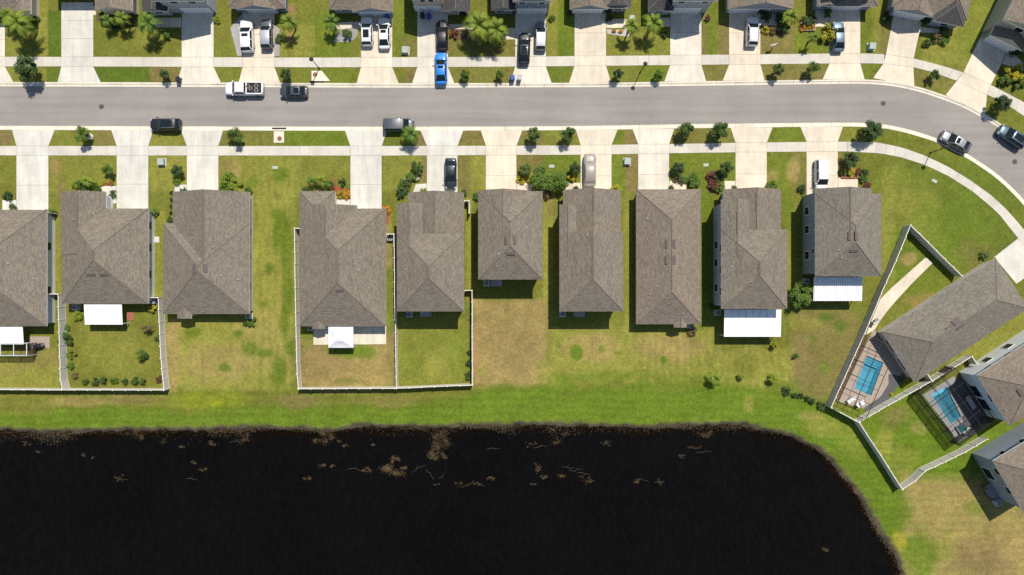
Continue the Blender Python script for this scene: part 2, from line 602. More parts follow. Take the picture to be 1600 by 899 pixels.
def strip_slabs(top, bot, root, mat, step=1.55):
    n = max(2, int(round(np.hypot(*np.diff(np.array(top), axis=0).T).sum() / step)) + 1)
    a = resample(top, n=n); b = resample(bot, n=n)
    for i in range(n - 1):
        slab([b[i], b[i + 1], a[i + 1], a[i]], root, mat, 0.003 if random.random() > 0.2 else 0.02)

def walk_base(pts_top, pts_bot, name='sidewalk'):
    mb = MB()
    a = resample(pts_top, n=90); b = resample(pts_bot, n=90)
    for i in range(89):
        mb.prism([tuple(b[i]), tuple(b[i + 1]), tuple(a[i + 1]), tuple(a[i])], -0.06, 0.014)
    return tag(mb.build(name, M['joint']), kind='structure')

S_TOP = [(-200, 228.3), (600, 228.5), (900, 227.5), (1060, 225), (1200, 222.8), (1320, 221.5), (1373, 223), (1409, 230.5), (1445, 243.5), (1480, 260), (1516, 282), (1548, 305), (1573, 328), (1600, 359), (1625, 395)]
S_BOT = [(-200, 243), (600, 243.5), (900, 242.2), (1060, 239.6), (1200, 237.6), (1320, 237), (1373, 239.6), (1409, 246.5), (1445, 258), (1480, 274.5), (1516, 297), (1538, 314.5), (1560, 334), (1590, 372), (1612, 405)]
N_TOP = [(-200, 89), (146, 89.2), (500, 90.3), (800, 89), (1060, 86.6), (1340, 83.6), (1384, 85.2), (1427, 91.6), (1453.5, 98.2), (1480, 105.3), (1505, 113.4), (1548, 133), (1600, 160), (1640, 185)]
N_BOT = [(-200, 104), (146, 104.3), (500, 105.6), (800, 104.6), (1060, 102), (1340, 99.2), (1379, 99.8), (1427, 105.5), (1453.5, 112), (1494, 126.5), (1542, 148.5), (1569, 161), (1600, 182), (1640, 210)]

def at_y(line, x): return float(np.interp(x, [p[0] for p in line], [p[1] for p in line]))
def cut(line, x0, x1):
    return Wl([(x0, at_y(line, x0))] + [p for p in line if x0 < p[0] < x1] + [(x1, at_y(line, x1))])

walk_s = walk_base(cut(S_TOP, -150, 1622), cut(S_BOT, -150, 1610))
for a, b in [(-120, 26), (76, 182.5), (232, 292), (341.5, 547), (596.5, 667), (715, 759), (807, 907), (955.5, 997), (1045.5, 1149), (1198, 1260)]:
    strip_slabs(cut(S_TOP, a, b), cut(S_BOT, a, b), walk_s, M['conc_walk'])
strip_slabs(cut(S_TOP, 1309, 1618), cut(S_BOT, 1309, 1606), walk_s, M['conc_walk'])
walk_n = walk_base(cut(N_TOP, -150, 1636), cut(N_BOT, -150, 1636))
for a, b in [(8, 96), (146, 284), (334, 379), (429, 564), (613, 652), (700, 805), (853, 897.5), (947, 1047), (1096, 1139), (1188, 1296), (1344, 1381)]:
    strip_slabs(cut(N_TOP, a, b), cut(N_BOT, a, b), walk_n, M['conc_walk'])
strip_slabs(cut(N_TOP, 1427, 1505), cut(N_BOT, 1427, 1494), walk_n, M['conc_walk'])
strip_slabs(cut(N_TOP, 1548, 1632), cut(N_BOT, 1542, 1630), walk_n, M['conc_walk'])

def quad(x0, y0, x1, y1): return Wl([(x0, y1), (x1, y1), (x1, y0), (x0, y0)])

def driveway(polys, mat):
    """polys: quads in photo pixels, each a slab"""
    mb = MB()
    for q in polys: mb.prism(Wl(q), -0.06, 0.018 + 0.0012 * len(mb.f) / 6)
    root = tag(mb.build('driveway', M['joint']), kind='structure')
    for i, q in enumerate(polys): slab(Wl(q), root, mat, 0.016, SLAB_Z + 0.006)
    return root

def drive_s(x0, x1, f0, f1, y_end, mat, rows=2):
    xm = (x0 + x1) / 2
    ky = at_y([(p[0], p[1]) for p in ROAD_S], xm) + 6.5
    t, b = at_y(S_TOP, xm), at_y(S_BOT, xm)
    P = [[(f0, ky), (f1, ky), (x1, t), (x0, t)], [(x0, t), (x1, t), (x1, b), (x0, b)]]
    for r in range(rows):
        a = b + (y_end + 6 - b) * r / rows; c = b + (y_end + 6 - b) * (r + 1) / rows
        P.append([(x0, a), (x1, a), (x1, c), (x0, c)])
    return driveway(P, mat)

def drive_n(x0, x1, f0, f1, y_end, mat, rows=2):
    xm = (x0 + x1) / 2
    ky = at_y(ROAD_N, xm) - 6.5
    t, b = at_y(N_TOP, xm), at_y(N_BOT, xm)
    P = [[(f0, ky), (f1, ky), (x1, b), (x0, b)], [(x0, b), (x1, b), (x1, t), (x0, t)]]
    for r in range(rows):
        a = t + (y_end - t) * r / rows; c = t + (y_end - t) * (r + 1) / rows
        P.append([(x0, a), (x1, a), (x1, c), (x0, c)])
    return driveway(P, mat)

cw, ct, cm = M['conc_white'], M['conc_tan'], M['conc_mid']
drive_s(26, 76, 19, 86, 330, cw); drive_s(182.5, 232, 174, 240, 327, cw); drive_s(292, 341.5, 283, 349, 304, cw, 1)
drive_s(547.5, 596.5, 539, 605, 328, cw); drive_s(667, 715, 657, 724, 304, cw, 1); drive_s(759, 807, 751, 816, 300, ct)
drive_s(907, 955.5, 899.5, 965, 302, ct); drive_s(997, 1045.5, 988, 1053.5, 300, cm); drive_s(1149, 1198, 1141, 1207, 300, ct); drive_s(1260, 1309, 1250, 1317, 305, ct)
drive_n(-44, 8, -54, 21, 36, cm); drive_n(96, 146, 90, 157.5, 4, cw, 3); drive_n(284, 334, 277, 345.5, 19, cm); drive_n(379, 429, 373, 438, 18, ct)
drive_n(564, 613, 557, 623, 22, ct); drive_n(652, 700, 644, 710, 14, cm); drive_n(805, 853, 797, 862, 18, cm); drive_n(897.5, 947, 889, 955, 16, ct)
drive_n(1047, 1096, 1038, 1103.5, 16, cm); drive_n(1139, 1188, 1129, 1195, 18, ct); drive_n(1296, 1344, 1285, 1351, 14, ct)
driveway([[(1364, 122.5), (1428.5, 135.5), (1427, 105.5), (1380, 99.8)], [(1380, 99.8), (1427, 105.5), (1427.5, 91.6), (1384, 85.2)],
          [(1384, 85.2), (1427.5, 91.6), (1436, 52), (1392, 44)], [(1392, 44), (1436, 52), (1444, 17), (1397, 10)]], ct)
driveway([[(1477, 149), (1539, 178), (1542, 148.5), (1495, 126.5)], [(1495, 126.5), (1542, 148.5), (1548, 133), (1505, 113.4)],
          [(1505, 113.4), (1548, 133), (1564, 101), (1521, 80)], [(1521, 80), (1564, 101), (1579, 70), (1536, 50)]], ct)
driveway([[(1553, 402), (1590, 373), (1626, 416), (1588, 444)]], cw)

# front walks and pads between the drives and the doors, and rear slabs
def pad(name, polys, mat, z=0.04):
    mb = MB()
    for q in polys: mb.prism(Wl(q), -0.05, z)
    return tag(mb.build(name, mat), kind='structure')
for q in ([(4, 313), (25.5, 313), (25.5, 328), (4, 328)], [(158, 291), (182, 291), (182, 318), (165, 318)], [(273, 289), (291.5, 289), (291.5, 303), (273, 303)],
          [(526, 312), (547, 312), (547, 328), (526, 328)], [(650, 288), (666.5, 287), (666.5, 304), (644, 304)], [(807.5, 286), (832, 286), (830, 302), (807.5, 302)],
          [(884, 286), (906.5, 286), (906.5, 302), (882, 302)], [(1046, 283), (1072, 283), (1072, 299), (1046, 299)], [(1132, 283), (1148.5, 283), (1148.5, 299), (1132, 299)],
          [(1309.5, 278), (1340, 279), (1340, 300), (1309.5, 300)]):
    pad('front_walk', [q], cw if q[0][0] < 700 else ct)
for q in ([(134, 10), (150, 10), (150, 24), (134, 22)], [(360, 44), (378.5, 22), (378.5, 88), (371, 88)], [(429.5, 40), (437, 45), (437, 88), (429.5, 88)],
          [(947.5, 30), (990, 30), (990, 44), (947.5, 44)], [(1012, 28), (1046.5, 28), (1046.5, 42), (1012, 42)], [(1188.5, 22), (1214, 22), (1214, 40), (1188.5, 40)],
          [(1274, 14), (1295.5, 14), (1295.5, 42), (1274, 42)], [(1437, 42), (1468, 46), (1467, 52), (1436, 51)], [(1566, 100), (1598, 110), (1598, 98), (1576, 78)],
          [(790, 44), (804.5, 44), (804.5, 62), (790, 62)], [(701, 38), (740, 38), (740, 46), (701, 46)], [(516, 36), (563.5, 34), (563.5, 45), (516, 46)], [(228, 28), (283, 28), (283, 43), (228, 43)]):
    pad('front_walk', [q], M['conc_grey'] if q[0][0] in (360, 429.5) else ct)
pad('back_patio', [[(490, 500), (603.5, 500), (603.5, 538), (490, 539)]], M['patio'])
pad('back_patio', [[(46, 526), (78, 526), (78, 544), (46, 544)]], M['paver_tan'])
pad('equipment_pad', [[(239, 370), (249, 370), (249, 379), (239, 379)]], M['conc_white'])
pad('side_path', [[(1447, 402), (1457, 411), (1422, 446)], [(1447, 402), (1422, 446), (1400, 470), (1375, 468), (1394, 449)], [(1375, 468), (1400, 470), (1388, 484), (1376, 500), (1366, 516), (1353, 523)]], ct)
pad('garden_path', [[(520, 66), (532, 46), (556, 44), (560, 52), (556, 60), (546, 66)]], M['conc_grey'])
pad('gravel_bed', [[(947.5, 46), (975, 47), (982, 40), (984, 24), (992, 24), (992, 44), (982, 58), (968, 56), (949, 53)]], M['gravel'])

# ------------------------------------------------------------------ the pond
SHORE = [(-420, 664), (-100, 668), (0, 668), (60, 671), (120, 671), (200, 669), (300, 668), (400, 665), (450, 666), (515, 669.5), (550, 664), (600, 663), (700, 663), (770, 662), (830, 660), (900, 661),
         (1000, 664.5), (1050, 662), (1100, 660.5), (1147, 660), (1168, 661.5), (1195, 667.5), (1236, 677), (1261, 690), (1289, 704), (1304, 719), (1327, 748), (1338, 760), (1356, 785), (1379, 828),
         (1395, 849), (1407, 871), (1413, 892), (1416, 930), (1400, 1010), (1330, 1100), (1100, 1150), (400, 1160), (-420, 1140)]
shore = catmull(Wl(SHORE), 6)
WATER_Z = -0.62

# ------------------------------------------------------------------ the ground, one sheet out to the horizon
def axis(lo, hi, step):
    core = list(np.arange(lo, hi + step / 2, step))
    out, d, v = [], 4.0, hi
    while v < 2600:
        v += d; d *= 1.35; out.append(v)
    neg, d, v = [], 4.0, lo
    while v > -2600:
        v -= d; d *= 1.35; neg.append(v)
    return np.array(neg[::-1] + core + out)
gx = axis(-88, 88, 0.28); gy = axis(-52, 50, 0.28)
X, Y = np.meshgrid(gx, gy)
PX = X * 10 + 800; PY = 449.5 - Y * 10
Z = np.zeros_like(X)
near = (np.abs(X) < 130) & (np.abs(Y) < 90)
sd_road = np.full(X.shape, 50.0); sd_road[near] = sdf(road_poly, X[near], Y[near])
Z = np.where(sd_road < 0.36, -0.40, Z)
nearp = (X > -150) & (X < 75) & (Y < -15) & (Y > -90)
sd_pond = np.full(X.shape, 60.0)
sd_pond[nearp] = sdf(shore, X[nearp], Y[nearp])
sd_w = sd_pond + 0.22 * vnoise(X, Y, 0.9, 3) + 0.14 * vnoise(X, Y, 0.4, 4)
inner = np.clip(-sd_w, 0, 12)
Z += np.where(sd_w < 0, -np.minimum(inner * 1.0, 1.8) - 0.05, -0.12 * np.clip(1 - sd_w / 4.0, 0, 1) ** 2)
POOLS = [Wl([(1353, 554), (1381, 566), (1362, 620), (1333, 608)]), Wl([(1454, 617), (1477, 605), (1508, 664), (1490, 676)])]
for q in POOLS:
    s_ = np.full(X.shape, 50.0); s_[near] = sdf(q, X[near], Y[near])
    Z = np.where(s_ < 0.5, -1.9, Z)
Z += 0.012 * vnoise(X, Y, 1.1, 8) * (sd_road > 1.2) * (sd_pond > 0)

# turf colours: lush, dry, mown and worn areas as they lie in the lots
BASE = np.array((0.136, 0.142, 0.024)); LUSH = np.array((0.104, 0.158, 0.014)); DRY = np.array((0.290, 0.215, 0.080))
DARK = np.array((0.080, 0.124, 0.015)); YEL = np.array((0.232, 0.226, 0.044)); BRN = np.array((0.190, 0.140, 0.058)); SOIL = np.array((0.112, 0.086, 0.058)); ORG = np.array((0.34, 0.20, 0.09))
C = np.broadcast_to(BASE, X.shape + (3,)).copy()
wob = 7 * vnoise(X, Y, 3.0, 11) + 3.5 * vnoise(X, Y, 1.2, 12)
def blend(mask, colr, s):
    global C
    m = np.clip(mask, 0, 1)[..., None] * s
    C = C * (1 - m) + colr * m
def rect(x0, y0, x1, y1, colr, s, f=2.0, w=1.0):
    q = wob * w
    d = np.minimum(np.minimum(PX - x0, x1 - PX), np.minimum(PY - y0, y1 - PY)) + q * (f > 3)
    blend(d / f + 0.5, colr, s)
def ell(cx, cy, rx, ry, colr, s, soft=0.6):
    r = np.hypot((PX - cx) / rx, (PY - cy) / ry) + 0.045 * wob
    blend((1 - r) / soft + 0.5, colr, s)
n1 = vnoise(X, Y, 4.5, 21); n2 = vnoise(X, Y, 1.7, 22); n3 = vnoise(X, Y, 9.0, 23)
blend(0.5 + 0.6 * n3 + 0.4 * n1, YEL, 0.38)
blend(0.35 + 0.7 * n1 + 0.5 * n2 - 0.3 * n3, DARK, 0.34)
# north lawns and verge
for a in ((148, 19, 282, 89, BASE, .5), (73, 16, 96, 89, DARK, .9), (57, 0, 75, 89, YEL, .7), (8, 40, 60, 89, YEL, .5), (73, 104, 95, 129, DARK, .8), (148, 104, 235, 129, DARK, .85), (235, 104, 285, 129, BRN, .6),
          (8, 104, 73, 129, YEL, .45), (490, 20, 547, 89, LUSH, .55), (437, 40, 492, 89, YEL, .6), (505, 104, 562, 130, LUSH, .45), (613, 0, 632, 89, LUSH, .45), (630, 60, 652, 89, BRN, .5), (630, 0, 652, 62, DARK, .4),
          (632, 104, 650, 130, BRN, .6), (700, 55, 805, 90, BRN, .28), (703, 104, 803, 130, BRN, .30), (853, 0, 872, 89, YEL, .6), (872, 0, 897, 89, LUSH, .55), (853, 104, 897, 130, DARK, .4), (947, 50, 1047, 88, YEL, .4),
          (1000, 104, 1040, 128, LUSH, .5), (1096, 20, 1106, 86, BRN, .45), (1106, 0, 1120, 86, LUSH, .5), (1122, 38, 1139, 86, BRN, .6), (1188, 40, 1240, 86, BRN, .55), (1240, 50, 1296, 86, LUSH, .35), (1190, 100, 1290, 126, BRN, .5),
          (1097, 102, 1138, 128, BRN, .35), (1362, 0, 1376, 84, YEL, .4), (1370, 40, 1394, 84, BRN, .35), (1344, 20, 1366, 84, LUSH, .35), (1346, 98, 1378, 124, LUSH, .3), (1440, 50, 1500, 100, YEL, .6), (1428, 104, 1492, 140, BRN, .4), (1480, 0, 1550, 50, YEL, .75),
          (1500, 30, 1530, 110, YEL, .5), (360, 0, 372, 88, YEL, .4)):
    rect(*a, 2.5)
ell(230, 52, 22, 22, YEL, .5); rect(448, 8, 459, 66, ORG * .8, .8, 5, .4); ell(1525, 30, 30, 60, LUSH, .35)
# south verge and front lawns
for a in ((-20, 203, 19, 228, BRN, .8), (19, 203, 180, 228, YEL, .25), (150, 203, 180, 228, BRN, .6), (235, 203, 290, 228, YEL, .5), (345, 203, 430, 228, BRN, .25), (440, 203, 548, 228, LUSH, .55), (600, 203, 630, 228, LUSH, .3), (645, 203, 668, 228, BRN, .8),
          (715, 203, 760, 228, BRN, .5), (808, 203, 850, 228, BRN, .5), (850, 203, 908, 228, YEL, .3), (956, 203, 976, 228, LUSH, .6), (976, 203, 997, 228, BRN, .7), (1045, 200, 1150, 226, BRN, .25), (1198, 200, 1260, 224, LUSH, .5),
          (77, 243, 182, 298, YEL, .3), (233, 243, 291, 300, YEL, .75), (342, 243, 470, 300, YEL, .55), (342, 243, 360, 300, BRN, .4), (470, 243, 547, 290, YEL, .3), (598, 243, 664, 300, YEL, .5), (657, 243, 667, 290, BRN, .7),
          (716, 243, 735, 300, BRN, .5), (735, 243, 760, 300, YEL, .6), (808, 243, 850, 270, BRN, .45), (850, 243, 907, 280, LUSH, .5), (956, 243, 977, 300, LUSH, .5), (977, 243, 997, 300, BRN, .75), (1046, 240, 1149, 300, LUSH, .4),
          (1198, 240, 1240, 300, LUSH, .4), (1238, 240, 1260, 300, BRN, .35), (1310, 200, 1360, 222, YEL, .4), (1310, 240, 1330, 270, BRN, .4)):
    rect(*a, 2.5)
ell(88, 262, 9, 14, ORG, .45); ell(95, 300, 9, 20, BRN, .5); ell(1240, 265, 10, 16, DRY, .75); ell(1206, 275, 9, 12, DRY, .6); ell(365, 265, 12, 14, DRY, .6); ell(440, 275, 14, 10, LUSH, .9); ell(432, 265, 7, 5, LUSH, .9); ell(395, 285, 8, 8, LUSH, .6)
rect(358, 200, 360, 210, BRN, 0.1, 2.0)
# strips between the houses
for a in ((80, 330, 95, 460, YEL, .45), (238, 330, 258, 470, YEL, .5), (603, 330, 612, 420, DRY, .55), (604, 420, 618, 600, LUSH, .4), (728, 310, 737, 460, YEL, .7), (848, 300, 864, 470, YEL, .8), (855, 300, 866, 340, BRN, .6),
          (975, 300, 985, 520, YEL, .6), (1096, 300, 1113, 480, LUSH, .6), (1222, 300, 1238, 360, LUSH, .5), (1228, 360, 1238, 480, YEL, .6), (1378, 260, 1400, 470, YEL, .55)):
    rect(*a, 3.0)
# back lots
rect(392, 300, 462, 610, YEL, .75, 10); rect(255, 500, 400, 610, YEL, .85, 14); rect(258, 500, 276, 612, DRY, .75, 8); ell(330, 570, 60, 30, DRY, .55); ell(410, 520, 40, 60, DRY, .3)
for cx, cy, rx, ry in ((446, 380, 9, 46), (450, 455, 9, 30), (432, 370, 7, 24), (433, 335, 8, 8), (372, 522, 8, 6), (392, 545, 12, 10), (412, 552, 16, 6), (300, 520, 14, 8), (455, 545, 8, 12), (420, 420, 8, 9), (435, 580, 10, 22), (350, 575, 9, 7), (410, 475, 10, 6), (445, 500, 7, 26)):
    ell(cx, cy, rx, ry, LUSH * 0.86, .8, .7)
rect(110, 500, 250, 606, BASE, .7, 3); ell(180, 550, 60, 40, YEL, .45); rect(-20, 545, 97, 606, YEL, .65, 5); ell(60, 560, 40, 16, BRN, .4); ell(18, 575, 20, 12, DRY, .25)
rect(468, 528, 617, 606, DRY, .85, 12); ell(505, 570, 40, 34, BRN, .5); ell(545, 545, 36, 11, LUSH, .85); ell(560, 552, 26, 9, LUSH, .6); rect(470, 508, 490, 545, LUSH, .5, 6); ell(540, 595, 24, 6, DARK, .5); rect(608, 510, 617, 606, BRN, .4, 4)
rect(621, 490, 736, 603, YEL, .45, 4); rect(621, 515, 736, 603, LUSH, .25, 12); ell(690, 570, 26, 26, YEL, .7); ell(715, 565, 14, 24, LUSH, .4)
rect(738, 468, 856, 604, DRY, .85, 9, .8); ell(800, 530, 50, 50, BRN, .35); rect(738, 500, 748, 604, ORG, .55, 4, .4); ell(753, 579, 7, 5, YEL, .8); ell(846, 583, 9, 16, YEL, .7)
rect(857, 514, 990, 600, YEL, .8, 8); ell(930, 540, 50, 20, DRY, .7); ell(900, 550, 9, 12, LUSH, .95, .4); ell(872, 538, 5, 6, LUSH, .6); ell(941, 545, 5, 5, LUSH, .7); ell(967, 552, 8, 5, LUSH, .6); ell(940, 588, 50, 9, LUSH, .6); ell(880, 590, 26, 10, LUSH, .5)
rect(985, 515, 1115, 598, YEL, .6, 8); ell(1050, 545, 50, 25, DRY, .7); ell(1085, 540, 18, 14, BRN, .5); ell(1037, 562, 7, 7, LUSH, .95, .3); ell(1000, 585, 22, 8, LUSH, .5); ell(1095, 592, 60, 8, LUSH, .5)
rect(1112, 545, 1245, 605, YEL, .75, 8); ell(1165, 570, 22, 22, BASE, .6); rect(1240, 486, 1345, 625, BRN, .55, 14); ell(1262, 505, 24, 14, YEL, .5); ell(1250, 560, 14, 40, BRN, .5); ell(1290, 496, 12, 8, DARK, .8); ell(1312, 510, 11, 9, DARK, .8); ell(1270, 527, 6, 6, DARK, .6); ell(1290, 575, 9, 10, LUSH, .5)
rect(1195, 590, 1250, 640, LUSH, .5, 12)
# the strip along the pond
tr_ = np.interp(PX, [-900, 0, 260, 300, 400, 460, 700, 760, 1000, 1150, 1260, 1320, 2500], [632, 640, 634, 640, 634, 640, 628, 606, 600, 606, 618, 646, 700])
blend((PY - tr_ + 1.4 * wob) / 12 + 0.5, LUSH, .88)
blend(((PY - tr_ - 14 + 1.2 * wob) / 14 + 0.5) * (PY < 700), LUSH * 1.1, .6)
ell(330, 625, 50, 14, np.array((.19, .23, .014)), .55); ell(130, 628, 50, 8, DRY, .55); ell(200, 624, 40, 8, BRN, .5); ell(470, 628, 40, 10, BRN, .55); ell(600, 628, 50, 8, BRN, .3); ell(340, 628, 12, 6, np.array((.24, .24, .016)), .4)
ell(1170, 630, 9, 14, YEL, .7); ell(1290, 665, 30, 16, YEL, .6); ell(1265, 650, 22, 8, DRY, .4); ell(1340, 690, 24, 30, YEL, .35); ell(1280, 700, 24, 9, LUSH * 1.2, .7)
# corner lawn and the south-east lots
rect(1400, 245, 1600, 420, DARK, .55, 24); ell(1440, 330, 36, 60, YEL, .45); ell(1405, 290, 26, 40, YEL, .5); ell(1500, 340, 60, 40, LUSH, .45); ell(1520, 400, 40, 20, BRN, .3); rect(1360, 200, 1600, 300, LUSH, .2, 20)
rect(1395, 370, 1500, 470, LUSH, .5, 14); ell(1420, 403, 11, 9, DRY, .75); ell(1440, 470, 30, 10, ORG, .35); rect(1480, 470, 1610, 560, YEL, .55, 10)
rect(1352, 600, 1500, 760, LUSH, .75, 8); ell(1435, 672, 14, 10, DRY, .4); ell(1395, 650, 20, 18, BRN, .5); ell(1380, 690, 14, 20, YEL, .6); ell(1460, 720, 30, 12, LUSH * 1.2, .6); ell(1400, 720, 30, 22, YEL, .35)
rect(1410, 745, 1640, 960, DRY, .78, 24); ell(1540, 875, 60, 34, BRN, .8); ell(1590, 860, 30, 30, DRY, .6); ell(1395, 800, 30, 50, LUSH, .8); ell(1440, 870, 28, 46, LUSH, .85); ell(1405, 845, 10, 14, np.array((.30, .26, .03)), .7); ell(1525, 795, 16, 10, LUSH, .6); ell(1350, 745, 20, 40, LUSH, .6); ell(1480, 850, 14, 30, YEL, .5)
# bare soil under eaves' drip lines and along the bank
blend((0.40 - np.abs(sd_w + 0.1)) / 0.4, SOIL, .9)
blend((-sd_w + 0.05) / 0.4, SOIL * (0.75 + 0.25 * n2[..., None]), 1.0)
blend(np.clip((-sd_w - 0.1) / 0.2, 0, 1) * (0.45 + 0.6 * vnoise(X, Y, 0.7, 31)) * (sd_w > -1.3), np.array((0.21, 0.165, 0.11)), .6)
C *= (1.0 + 0.10 * n2 + 0.10 * vnoise(X, Y, 0.6, 33))[..., None]
mow = np.where(PY > 606, np.sin(PY * 0.52 + 0.3 * wob), np.where((PX > 390) & (PX < 462) | (PY > 500) & (PX > 985) & (PX < 1240), np.sin(PX * 0.55 + 0.3 * wob), 0.0))
C *= (1 + 0.065 * mow)[..., None] * 0.94
nx, ny = len(gx), len(gy)
me = bpy.data.meshes.new('ground')
me.vertices.add(nx * ny)
me.vertices.foreach_set('co', np.stack([X, Y, Z], -1).astype(np.float32).ravel())
idx = np.arange(nx * ny).reshape(ny, nx)
F = np.stack([idx[:-1, :-1], idx[:-1, 1:], idx[1:, 1:], idx[1:, :-1]], -1).reshape(-1, 4)
me.loops.add(F.size); me.polygons.add(len(F))
me.loops.foreach_set('vertex_index', F.ravel())
me.polygons.foreach_set('loop_start', np.arange(len(F)) * 4)
me.polygons.foreach_set('use_smooth', np.ones(len(F), bool))
me.update(calc_edges=True)
ca = me.attributes.new('turf', 'FLOAT_COLOR', 'POINT')
ca.data.foreach_set('color', np.concatenate([np.clip(C, 0.005, 1), np.ones(X.shape + (1,))], -1).astype(np.float32).ravel())
me.materials.append(M['grass'])
tag(link('ground', me), kind='structure')

wx = np.r_[np.array([-160., -130., -105.]), np.arange(-90, 68, .4), 72.]; wy = np.r_[np.array([-90., -75., -62.]), np.arange(-52, -16, .4)]
WX, WY = np.meshgrid(wx, wy)
dep = np.clip((-sdf(shore, WX, WY) - 0.6) / 2.0, 0, 1)
me = bpy.data.meshes.new('pond_water')
k_ = np.arange(WX.size).reshape(WX.shape)
me.from_pydata(np.stack([WX, WY, np.full(WX.shape, WATER_Z)], -1).reshape(-1, 3), [], np.stack([k_[:-1, :-1], k_[:-1, 1:], k_[1:, 1:], k_[1:, :-1]], -1).reshape(-1, 4))
da = me.attributes.new('depth', 'FLOAT', 'POINT')
da.data.foreach_set('value', dep.astype(np.float32).ravel())
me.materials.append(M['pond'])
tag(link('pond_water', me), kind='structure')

# ================================================================== houses
PITCH = 0.47
OVER = 0.42            # eave overhang

class House:
    def __init__(s, name, label, eave, wall, roofmat, frame=None, pitch=PITCH):
        """frame: None for a house square to the photo (blocks in photo pixels at eave height), or (px, py, h, angle) of a corner for a turned one (blocks in metres)"""
        s.frame = frame; s.eave = eave; s.wall = M[wall]; s.rm = M[roofmat]; s.blocks = []; s.pitch = pitch
        s.name, s.label = name, label
        s.root = None

    def start(s, cx, cy, rz):
        s.root = thing(s.name, s.label, 'house', (cx, cy, 0), rz)
        s.cx, s.cy, s.rz = cx, cy, rz

    def loc(s, x, y):
        """world -> local"""
        dx, dy = x - s.cx, y - s.cy
        c, n = math.cos(-s.rz), math.sin(-s.rz)
        return dx * c - dy * n, dx * n + dy * c

    def block(s, x0, y0, x1, y1, ax, e0, e1, eave=None, walls=True, rm=None, wall=None):
        h = s.eave if eave is None else eave
        if s.frame is None:
            ax0, ay1 = W(x0, y0, h); ax1, ay0 = W(x1, y1, h)
            if s.root is None: s.start((ax0 + ax1) / 2, (ay0 + ay1) / 2, 0.0)
            bx0, by0 = s.loc(ax0, ay0); bx1, by1 = s.loc(ax1, ay1)
        else:
            if s.root is None:
                fx, fy = W(*s.frame[:3]); s.start(fx, fy, s.frame[3])
            bx0, by0, bx1, by1 = x0, y0, x1, y1
        k = len(s.blocks)
        e = 0.004 * k
        bx0 -= e; bx1 += e; by0 -= e; by1 += e
        z = h + 0.005 * k
        if ax == 'y':      # ridge runs along y; e0 = the +y end, e1 = the -y end
            hw = (bx1 - bx0) / 2; cm_ = (bx0 + bx1) / 2
            ra = by0 + (hw if e1 == 'h' else 0); rb = by1 - (hw if e0 == 'h' else 0)
            if ra > rb: ra = rb = (ra + rb) / 2
            zr = z + hw * s.pitch
            R0, R1 = (cm_, ra, zr), (cm_, rb, zr)
            A, B, Cc, D = (bx0, by0, z), (bx1, by0, z), (bx1, by1, z), (bx0, by1, z)
            slopes = [[B, Cc, R1, R0], [D, A, R0, R1]]
            ends = [([A, B, R0], e1), ([Cc, D, R1], e0)]
        else:              # ridge along x; e0 = the -x end, e1 = the +x end
            hw = (by1 - by0) / 2; cm_ = (by0 + by1) / 2
            ra = bx0 + (hw if e0 == 'h' else 0); rb = bx1 - (hw if e1 == 'h' else 0)
            if ra > rb: ra = rb = (ra + rb) / 2
            zr = z + hw * s.pitch
            R0, R1 = (ra, cm_, zr), (rb, cm_, zr)
            A, B, Cc, D = (bx0, by0, z), (bx1, by0, z), (bx1, by1, z), (bx0, by1, z)
            slopes = [[A, B, R1, R0], [Cc, D, R0, R1]]
            ends = [([D, A, R0], e0), ([B, Cc, R1], e1)]
        mb = MB()
        for f in slopes: mb.face(f, 0)
        for f, kind in ends:
            if kind == 'h': mb.face(f, 0)
            else: mb.face(f, 2)
        # fascia and soffit
        zb = z - 0.20
        ring = [A, B, Cc, D]
        for i in range(4):
            p, q = ring[i], ring[(i + 1) % 4]
            mb.face([(p[0], p[1], zb), (q[0], q[1], zb), q, p], 1)
        mb.face([(p[0], p[1], zb) for p in reversed(ring)], 1)
        uv = []
        for f in mb.f:
            P = [Vector(mb.v[i]) for i in f]
            n = (P[1] - P[0]).cross(P[-1] - P[0])
            if n.length < 1e-9: n = Vector((0, 0, 1))
            n.normalize()
            t = Vector((0, 0, 1)).cross(n)
            if t.length < 1e-6: t = Vector((1, 0, 0))
            t.normalize(); b = n.cross(t)
            for p in P: uv += [p.dot(t) + k * 3.1, p.dot(b)]
        mb.uv = uv
        mb.build('roof', [rm or s.rm, M['white'], s.wall], s.root)
        cap = MB()
        if (Vector(R0) - Vector(R1)).length > .3: cap.tube([R0, R1], .075, 5)
        for f, kind in ends:
            if kind == 'h':
                for q in f[:2]: cap.tube([q, f[2]], .07, 5)
        if cap.f: cap.build('ridge_cap', M['ridge_cap'], s.root)
        wr = (bx0 + OVER, by0 + OVER, bx1 - OVER, by1 - OVER)
        if walls:
            MB().box(wr[0], wr[1], -0.1, wr[2], wr[3], zb + 0.01).build('wall', M[wall] if wall else s.wall, s.root)
        s.blocks.append((bx0, by0, bx1, by1, ax, e0, e1, z, hw, wr))
        return s

    def rz_at(s, x, y):
        best = 0.0
        for bx0, by0, bx1, by1, ax, e0, e1, z, hw, wr in s.blocks:
            if bx0 <= x <= bx1 and by0 <= y <= by1:
                if ax == 'y': d = min(x - bx0, bx1 - x, (y - by0) if e1 == 'h' else 99, (by1 - y) if e0 == 'h' else 99)
                else: d = min(y - by0, by1 - y, (x - bx0) if e0 == 'h' else 99, (bx1 - x) if e1 == 'h' else 99)
                best = max(best, z + d * s.pitch)
        return best

    def on_roof(s, px, py):
        h = s.eave + 1
        for _ in range(12):
            x, y = s.loc(*W(px, py, h)); h2 = s.rz_at(x, y)
            h = h2 if h2 > 0 else h
        return x, y, h

